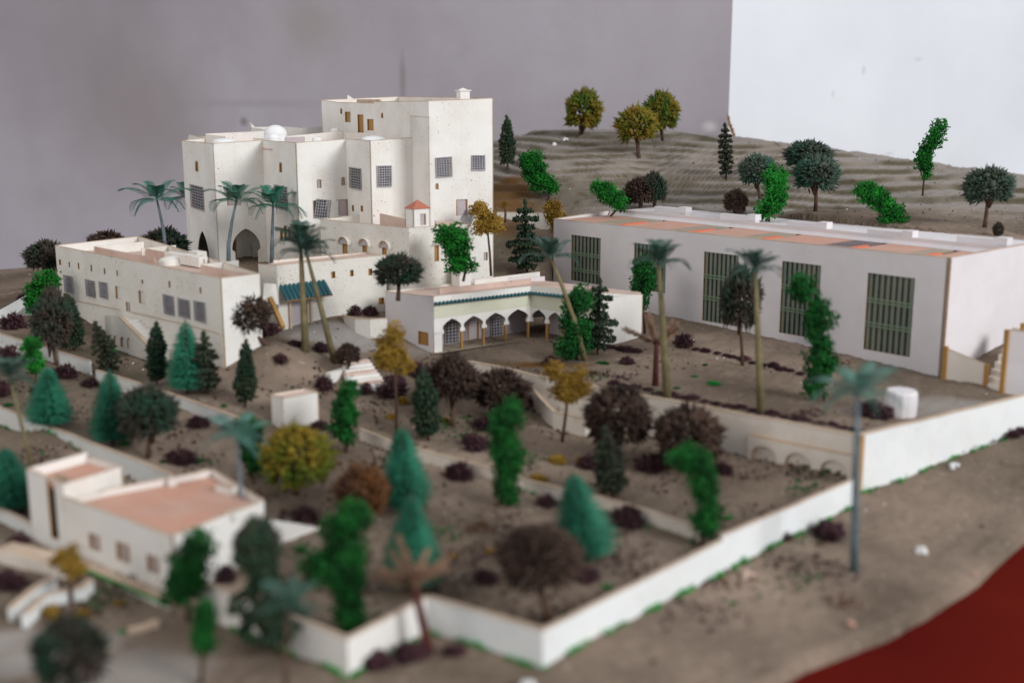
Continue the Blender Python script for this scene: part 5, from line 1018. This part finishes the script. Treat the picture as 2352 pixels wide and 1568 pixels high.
ball_tree(1748, 458, 1740, 394, 90, 'spike_pl', 'dusty purple round tree on the hill left of the green pair', i=0, hpx=74)
ball_tree(1858, 425, 1858, 358, 112, 'spike_pl', 'dusty green round tree behind its twin on the hill', i=1, hpx=68, Y=172)
ball_tree(1873, 484, 1876, 402, 106, 'spike_pl', 'dusty green round tree in front of its twin on the hill', i=2, hpx=88)
ball_tree(2261, 522, 2271, 430, 116, 'spike_pl', 'dusty teal round tree at the right edge of the hill', i=0, hpx=88)
ball_tree(1472, 478, 1470, 442, 74, 'spike_br', 'small brown twiggy tree behind the hall roof on the left', i=1, hpx=66)
ball_tree(1505, 478, 1502, 434, 62, 'spike_gr', 'small dark green tree beside the brown twiggy one behind the hall', i=1, hpx=72)
ball_tree(1690, 492, 1690, 464, 54, 'spike_br', 'small dark stump-like bush behind the hall roof', i=2, hpx=58)
ball_tree(2292, 545, 2293, 528, 26, 'spike_gr', 'tiny dark bush behind the right end of the hall roof', i=2, hpx=34)
ball_tree(797, 868, 799, 815, 56, 'spike_br', 'small dark ball tree at the top of the crumbling garden stair', i=0, hpx=52)
ball_tree(170, 1640, 160, 1500, 175, 'spike_gr', 'large blurred dark tree in the bottom left corner', i=1, hpx=165, Y=57)
ball_tree(1327, 313, 1341, 256, 88, 'spike_yl', 'yellow-green round tree on the hilltop farthest left', i=0, hpx=98)
ball_tree(1468, 361, 1463, 289, 98, 'spike_yl', 'yellow-green round tree in the middle of the hilltop group', i=1, hpx=88)
ball_tree(1522, 322, 1520, 261, 84, 'spike_yl', 'greener round tree behind the middle one on the hilltop', i=2, hpx=98)
ball_tree(680, 1135, 680, 1052, 166, 'spike_yl', 'large yellow-green ball tree in the middle garden near the pale palm', i=0, hpx=150)
ball_tree(835, 1205, 830, 1132, 130, 'rust', 'rusty brown bushy tree beside a teal brush conifer', i=0, hpx=125)
# big ragged tree at the left with several crowns
ball_tree(131, 838, 118, 740, 92, 'spike_gr', 'tall dark tree with bare forked trunk below the left end of the long building', i=2, hpx=150)
ball_tree(600, 1330, 590, 1255, 110, 'spike_gr', 'dark teal tree mass against the right side of the house', i=1, hpx=130, Y=69)
# ------------------------------------------------------------------ foam trees
FT = [((1258, 466), [(1215, 360), (1232, 398), (1262, 432)], 62, 'bright green bent foam tree near the rusty slope on the hill', {}),
 ((1402, 492), [(1378, 430), (1400, 448), (1432, 468)], 50, 'bright green leaning foam bush behind the left end of the hall', {'Y': 158}),
 ((1766, 520), [(1792, 402), (1785, 440), (1766, 490)], 62, 'bright green foam column in front of the purple hill tree', {'Y': 148}),
 ((2040, 540), [(1992, 432), (2020, 465), (2068, 515)], 62, 'bright green bent foam tree behind the hall roof', {'Y': 142}),
 ((2119, 449), [(2150, 295), (2130, 345), (2122, 400)], 50, 'bright green foam column on the hill against the white wall', {}),
 ((1064, 640), [(1038, 535), (1046, 570), (1070, 612)], 72, 'bright green foam tree in front of the annex', {'Y': 131}),
 ((100, 760), [(112, 636), (88, 665), (82, 705)], 64, 'bright green foam tree at the left end of the long building', {'Y': 136}),
 ((80, 880), [(66, 782), (82, 850)], 46, 'bright green small foam tree at the left above the teal conifer', {}),
 ((795, 1038), [(800, 885), (788, 940), (795, 1000)], 66, 'green foam column to the right of the white block', {'mat': 'foam_dk'}),
 ((1150, 1160), [(1160, 940), (1170, 1020), (1150, 1130)], 92, 'tall green foam column in the centre of the middle garden', {'mat': 'foam_dk', 'cnt': 12}),
 ((1612, 1255), [(1555, 1045), (1605, 1060), (1625, 1130), (1612, 1210)], 84, 'green foam tree by the boundary wall with one pale leaf lump at left', {'mat': 'foam_dk', 'cnt': 12}),
 ((1325, 825), [(1330, 672), (1322, 730), (1318, 800)], 78, 'green foam column in front of the pavilion right wing', {'mat': 'foam_dk', 'cnt': 11}),
 ((1482, 765), [(1488, 600), (1478, 650), (1474, 700)], 62, 'green foam tree in front of the second hall window', {'mat': 'foam_dk'}),
 ((1893, 920), [(1858, 660), (1872, 740), (1898, 820), (1890, 890)], 88, 'tall crooked green foam tree before the fourth hall window', {'mat': 'foam_dk', 'cnt': 13}),
 ((432, 1425), [(442, 1250), (430, 1310), (425, 1350)], 112, 'green foam tree hiding the front corner of the house', {'mat': 'foam_dk', 'cnt': 10}),
 ((760, 1345), [(800, 1190), (770, 1260), (755, 1310)], 108, 'green foam tree left of the teal conifers in the front garden', {'mat': 'foam_dk', 'cnt': 10}),
 ((812, 1460), [(835, 1270), (800, 1340), (815, 1425)], 98, 'dark green foam column at the front wall corner', {'mat': 'foam_dk', 'cnt': 10}),
 ((460, 1570), [(472, 1390), (470, 1440), (466, 1480)], 70, 'smooth egg-shaped dark green tree at the bottom left', {'mat': 'foam_dk', 'jit': .1}),
 ((578, 1098), [(570, 975), (578, 1020), (574, 1070)], 64, 'green foam tree partly behind the pale palm', {'mat': 'foam_dk'})]
for b_, p_, w_, lab, kw in FT: foam_tree(b_, p_, w_, lab, **kw)
yellow_tree((1128, 628), 1120, 510, 86, 95, 'yellow foam tree at the right corner of the palace tower', Y=139)
yellow_tree((1278, 560), 1278, 498, 78, 80, 'yellow foam tree at the left end of the hall roof', Y=160)
yellow_tree((910, 1000), 908, 806, 124, 125, 'yellow foam tree left in front of the pavilion')
yellow_tree((1290, 1014), 1304, 882, 124, 125, 'yellow foam tree in front of the retaining wall centre')
yellow_tree((165, 1385), 157, 1288, 84, 100, 'small yellow foam tree at the left front corner of the house')
foam_tree((1160, 505), [(1160, 466), (1160, 476)], 20, 'tiny yellow foam tuft on top of the yellow tree by the palace', 'yellow', cat='shrub', name='yellow_shrub', group=None, Y=139, cnt=3)
# bare red trees with fuzzy tan branch cones
def bare_tree(base, top, R_px, lab, seed):
    P = G(*base); root = lab_thing('bare_tree', P, lab, 'tree', 'bare red-trunked trees'); T = Py(*top, P[1]); rr = random.Random(seed); R_ = px2cm(R_px, P)
    trunk(root, P, T, .30, .2, 'trunk_red')
    for j in range(12):
        an = j * 2 * math.pi / 12 + rr.uniform(-.3, .3); el = rr.uniform(.35, 1.25); d = vv(math.cos(an) * math.cos(el), math.sin(an) * math.cos(el), math.sin(el)); L = R_ * rr.uniform(.8, 1.15); c0 = T - vv(0, 0, rr.uniform(0, .8))
        mb = MB(); mb.tube([c0, c0 + d * L * .5, c0 + d * L], [.08, .05, .02], 0, 5); rng.seed(seed * 31 + j); tt = rng.uniform(.15, 1, 130); C = (c0 - P) + d[None] * (tt * L)[:, None]; D = dirs(130) * .8 + d; D /= np.linalg.norm(D, axis=1)[:, None]
        s_ = spikes(C, D, rng.uniform(.35, .7, 130) * (1.1 - .5 * tt), rng.uniform(.03, .07, 130)); V0, F0 = limb_tris(mb); V, Fc, mi = join(s_, (V0 - P, F0)); o = bpy.data.objects.new('branch', raw('branch', V, Fc, ['tan_branch', 'trunk_red'], mi)); COL.objects.link(o); o.parent = root
bare_tree((1505, 885), (1508, 780), 74, 'bare red-trunked tree with fuzzy brown branches in front of the hall', 3)
bare_tree((988, 1500), (948, 1330), 95, 'bare red-trunked tree with tan branches standing outside the front wall', 4)

# ------------------------------------------------------------------ shrubs
SH = [(32, 752, 84, 'plum twiggy shrub at the left edge below the sloping wall'), (22, 835, 80, 'plum twiggy shrub at the left edge by the low wall'), (150, 865, 62, 'plum shrub at the foot of the forked dark tree'), (207, 885, 46, 'plum shrub above the low wall left of the tilted conifer'), (303, 915, 42, 'small plum shrub between the teal conifers'),
 (458, 978, 58, 'plum shrub at the low wall right of the dark round tree'), (528, 985, 42, 'small plum shrub near the end of the cypress wall'), (645, 830, 44, 'plum shrub on the sand between long building and palms'), (622, 765, 62, 'plum shrub beside the gate buttress'), (678, 795, 38, 'plum shrub left of the straight olive palm'), (737, 806, 48, 'plum shrub between the two crossing palms'),
 (745, 890, 52, 'plum shrub left of the crumbling stair'), (1054, 1098, 74, 'plum shrub in front of the cream garden wall'), (1098, 1030, 66, 'plum shrub behind the cream wall left of the foam column'), (1256, 1160, 62, 'plum shrub at the cream wall left of the leaning conifer'), (1440, 1200, 96, 'plum shrub right of the leaning teal conifer'), (735, 985, 40, 'plum shrub right of the white block'),
 (1903, 1232, 96, 'large plum shrub outside the wall left of the nearest palm'), (1800, 1238, 40, 'small plum shrub against the outer boundary wall'), (870, 1528, 92, 'plum shrub left of the red trunk against the short front wall'), (945, 1512, 90, 'brown shrub at the base of the red-trunked tree'), (1045, 1500, 64, 'low brown shrub right of the red trunk'), (1118, 1335, 62, 'plum shrub left under the dark mushroom tree'), (1345, 1330, 86, 'plum shrub right under the dark mushroom tree'),
 (45, 1245, 46, 'plum shrub behind the house tower at the left'), (20, 1345, 90, 'dark plum shrub at the left edge beside the curb'), (900, 905, 90, 'dark low bush under the yellow tree by the garden stair'), (905, 880, 60, 'dark undergrowth below the yellow tree'), (2010, 955, 90, 'plum shrub under the nearest palm crown beside the white drum'), (1660, 1085, 60, 'dark shrub at the left of the arches'), (545, 1420, 60, 'dark shrub in front of the low wall by the large conifer'), (1265, 838, 60, 'plum shrub on the pavilion court edge')]
SH += [(95, 900, 50, 'plum shrub among the teal conifers at the left edge'), (250, 822, 44, 'dark shrub left of the stair parapet'), (60, 700, 50, 'dark twiggy shrub under the left end tree by the sloping wall'), (10, 905, 60, 'dark shrub at the left edge above the speckled wall'),
 (420, 1062, 60, 'dark plum tuft on the soil right of the forked round tree'), (395, 1050, 40, 'low brown tuft beside the forked tree trunk'), (960, 860, 70, 'plum shrub behind the plum round tree near the pavilion pier'), (1195, 930, 90, 'dark undergrowth in front of the retaining wall left part'), (1120, 985, 66, 'dark undergrowth left of the tall green foam column'), (1360, 1075, 70, 'dark undergrowth under the large plum round tree'), (1500, 1075, 80, 'dark undergrowth between the two plum round trees'), (1640, 1040, 50, 'dark shrub at the end of the plum trees by the wall'),
 (1085, 1020, 60, 'plum shrub in the garden right of the dark narrow conifer'), (840, 900, 50, 'dark shrub between garden stair and yellow tree'), (700, 1190, 70, 'low brown shrub by the pale path slab'), (520, 1330, 70, 'plum shrub at the right corner of the house'), (1570, 795, 60, 'brown shrub at the foot of the hall behind the bare tree'), (1440, 835, 44, 'plum shrub left of the bare red tree'), (815, 722, 40, 'dark plant growing in the curved planter'), (850, 722, 46, 'dark tuft in the curved planter near the pavilion')]
for a in SH: bush(*a, h=.9)
def row(p0, p1, n_, wpx, lab, grp, jit=4, h=.6):
    for i in range(n_):
        t_ = (i + .5) / n_; bush(p0[0] + (p1[0] - p0[0]) * t_ + rnd.uniform(-jit, jit), p0[1] + (p1[1] - p0[1]) * t_ + rnd.uniform(-jit * .5, jit * .5), wpx * rnd.uniform(.7, 1.3), lab, h=h, group=grp)
row((1590, 800), (1850, 862), 12, 30, 'low plum shrub of the row along the bed in front of the hall', 'plum shrubs in the bed before the hall')
row((1395, 880), (1975, 990), 22, 34, 'low plum shrub of the row along the top of the retaining wall', 'plum shrubs along the retaining wall top', h=.5)
row((2140, 1048), (2352, 990), 9, 46, 'plum shrub of the row outside the upper boundary wall at the right', 'plum shrubs outside the upper wall')
row((1390, 800), (1475, 808), 4, 30, 'low plum shrub at the foot of the pavilion end wall', 'plum shrubs by the pavilion end')
row((1065, 832), (1190, 860), 5, 22, 'tiny dark shrub along the pavilion terrace edge', 'tiny shrubs on the pavilion terrace edge')
YS = [(925, 925, 46, 'yellow bush under the left garden yellow tree'), (897, 960, 36, 'yellow bush left of the yellow trunk in the middle garden'), (1022, 968, 34, 'yellow bush at the foot of the plum round tree'), (1280, 1062, 60, 'yellow bush below the retaining wall yellow tree'), (1335, 1060, 50, 'yellow bush right of the yellow trunk'), (1235, 1105, 60, 'yellow patch bush behind the cream wall'), (1128, 1268, 34, 'small yellow bush left of the mushroom tree'), (1040, 1278, 34, 'small yellow bush right of the teal conifer'), (1102, 634, 40, 'yellow bush at the foot of the palace tower'), (120, 1412, 74, 'yellow bush left in front of the white stair walls'), (190, 1412, 60, 'yellow bush right in front of the white stair walls'), (272, 1385, 34, 'yellow tuft under the green house edge')]
for a in YS: bush(*a, kind='shrub_y', h=.8, group='low mustard bushes')
GS = [(1640, 882, 44, 'flat green tuft on the hall terrace sand'), (1555, 892, 24, 'green tuft beside the palm trunk on the terrace'), (1530, 858, 20, 'tiny green tuft behind the red trunk'), (1620, 838, 22, 'tiny green tuft near the hall bed'), (1595, 865, 26, 'green tuft in the middle of the terrace'), (1385, 835, 40, 'green tuft at the pavilion end wall'), (515, 932, 26, 'green tuft on the sand above the cypress wall'), (375, 1060, 28, 'green tuft right of the dark round tree trunk'), (461, 1058, 26, 'green tuft in the garden behind the house roof'), (1300, 1412, 40, 'green tuft at the foot of the mushroom tree'), (1395, 1350, 40, 'green tuft by the boundary wall right of the mushroom tree'), (1683, 1385, 28, 'green tuft on the bare sand outside the wall'), (1672, 1190, 34, 'green tuft behind the boundary wall by the foam tree'), (12, 748, 22, 'green tuft at the far left edge'), (280, 1450, 26, 'green tuft in front of the house hollow'), (20, 930, 36, 'green tuft at the left above the speckled wall')]
for k, a in enumerate(GS): bush(*a, kind='shrub_g', h=.5, group='green ground tufts', i=k % 2)
bush(1553, 1040, 36, 'round bright green leaf lump on the left of the green foam tree', 'shrub_g', 1.0, None, 0, ref=Py(1553, 1045, G(1612, 1255)[1]))
bush(288, 1012, 40, 'flat teal-green disc bush under the teal conifer', 'shrub_g', .5, None, 1, ref=G(288, 1030) + vv(0, 0, .4))

# ------------------------------------------------------------------ scattered stuff: moss fringes, pebbles, litter
def stuff(name, V, Fc, mats, mi, lab, cat): 
    me = raw(name, V, Fc, mats, mi); o = bpy.data.objects.new(name, me); COL.objects.link(o); return tag(o, lab, cat, kind='stuff')
rng.seed(77); C = []
def fringe(P, n_per, off, dens=1.0):
    for i in range(len(P) - 1):
        A, B = np.array(P[i][:2]), np.array(P[i + 1][:2]); u_, n_, L = norm2(A, B)
        for s_ in rng.uniform(0, L, int(L * n_per)):
            if math.sin(s_ * 1.7 + i) + rng.uniform(-1, 1) < .2: continue
            q = A + u_ * s_ + n_ * (off + abs(rng.normal()) * .16); C.append((q[0], q[1], H1(*q) + abs(rng.normal()) * .12))
fringe(per, 26, .02); fringe([UA, UB], 16, .02); fringe([fl.A + fl.u * 10, fl.A + fl.u * 20], 8, 2.3)
lw = [GT(x, y, 1.7) for x, y in [(0, 936), (265, 1038), (392, 1090)]]; fringe(lw, 5, .02); fringe([GT(x, y, 1.0) for x, y in [(1200, 1100), (1612, 1216)]], 5, .02)
C = np.array(C); V, Fc = chunks(C, rng.uniform(.06, .15, len(C)), .6); stuff('moss_fringe', V, Fc, ['moss'], None, 'bright green flock glued along the feet of the white walls', 'moss')
C = []; KI = []
for i in range(170):
    px = rng.uniform(0, 1950); py = rng.uniform(830, 1420); P = G(px, py)
    if inpoly(np.array(P[0]), np.array(P[1]), hall_poly): continue
    m_ = rng.choice(4, p=[.5, .2, .15, .15]); k = rng.randint(15, 60); sp_ = rng.uniform(.5, 1.9)
    q = P[:2] + rng.normal(size=(k, 2)) * sp_; zz3 = height(q[:, 0], q[:, 1]); C += [(q[j, 0], q[j, 1], zz3[j] + abs(rng.normal()) * .12) for j in range(k)]; KI += [m_] * k
C = np.array(C); V, Fc = chunks(C, rng.uniform(.05, .17, len(C)), .6); stuff('leaf_litter', V, Fc, ['shrub', 'foam_dk', 'spike_br', 'rust'], np.repeat(KI, 8), 'crumbled plum, green and brown foliage litter on the garden soil', 'litter')
n_ = 5200; Xr = rng.uniform(-100, 105, n_); Yr = 55 + 165 * rng.uniform(0, 1, n_) ** .9; Zr = height(Xr, Yr); ok = (Zr > -5.6) & ~inpoly(Xr, Yr, hall_poly) & (edge_y(Xr) < Yr)
C = np.stack([Xr, Yr, Zr + .02], 1)[ok]; V, Fc = chunks(C, rng.uniform(.03, .13, len(C)) * (1 + (rng.uniform(0, 1, len(C)) > .97) * .8), .5); mi = np.repeat(rng.choice(3, len(C), p=[.6, .34, .06]), 8); stuff('gravel', V, Fc, ['trunk_dark', 'sand', 'dome'], mi, 'small crumbs and gravel scattered on the sand', 'gravel')
for (x, y, wpx, m_, lab) in [(2115, 1268, 26, 'dome', 'white paper ball on the sand outside the right wall'), (2190, 1072, 22, 'dome', 'white crumb on the sand near the right edge'), (1715, 1325, 30, 'roofpink', 'pale tan pebble close to the outer boundary wall'), (2238, 1320, 12, 'salmon', 'small orange crumb at the edge of the red table'), (1955, 1436, 22, 'salmon', 'orange crumb at the sand edge near the red table'), (1215, 1582, 40, 'dome', 'white scrap under the nearest wall corner'), (1165, 328, 10, 'dome', 'white paper crumb on the hill by the cypress'), (1275, 334, 14, 'dome', 'white crumb on the hilltop slope'), (1300, 324, 12, 'dome', 'white flake near the left hilltop tree'), (1615, 500, 10, 'dome', 'white flake on the slope behind the hall')]:
    P = G(x, y); r_ = px2cm(wpx, P) / 2; rng.seed(int(x)); V, Fc = chunks(rng.normal(size=(14, 3)) * r_ * .35, rng.uniform(.4, .75, 14) * r_, .4); V[:, 2] *= .8
    o = bpy.data.objects.new('crumb', raw('crumb', V, Fc, [m_])); COL.objects.link(o); o.location = P + vv(0, 0, r_ * .4); tag(o, lab, 'crumb')

# ------------------------------------------------------------------ centimetres -> metres
done = set()
for o in list(bpy.data.objects):
    o.location = Vector(o.location) * .01
    if o.type == 'MESH' and o.data.name not in done:
        done.add(o.data.name); o.data.transform(Matrix.Scale(.01, 4)); o.data.update()
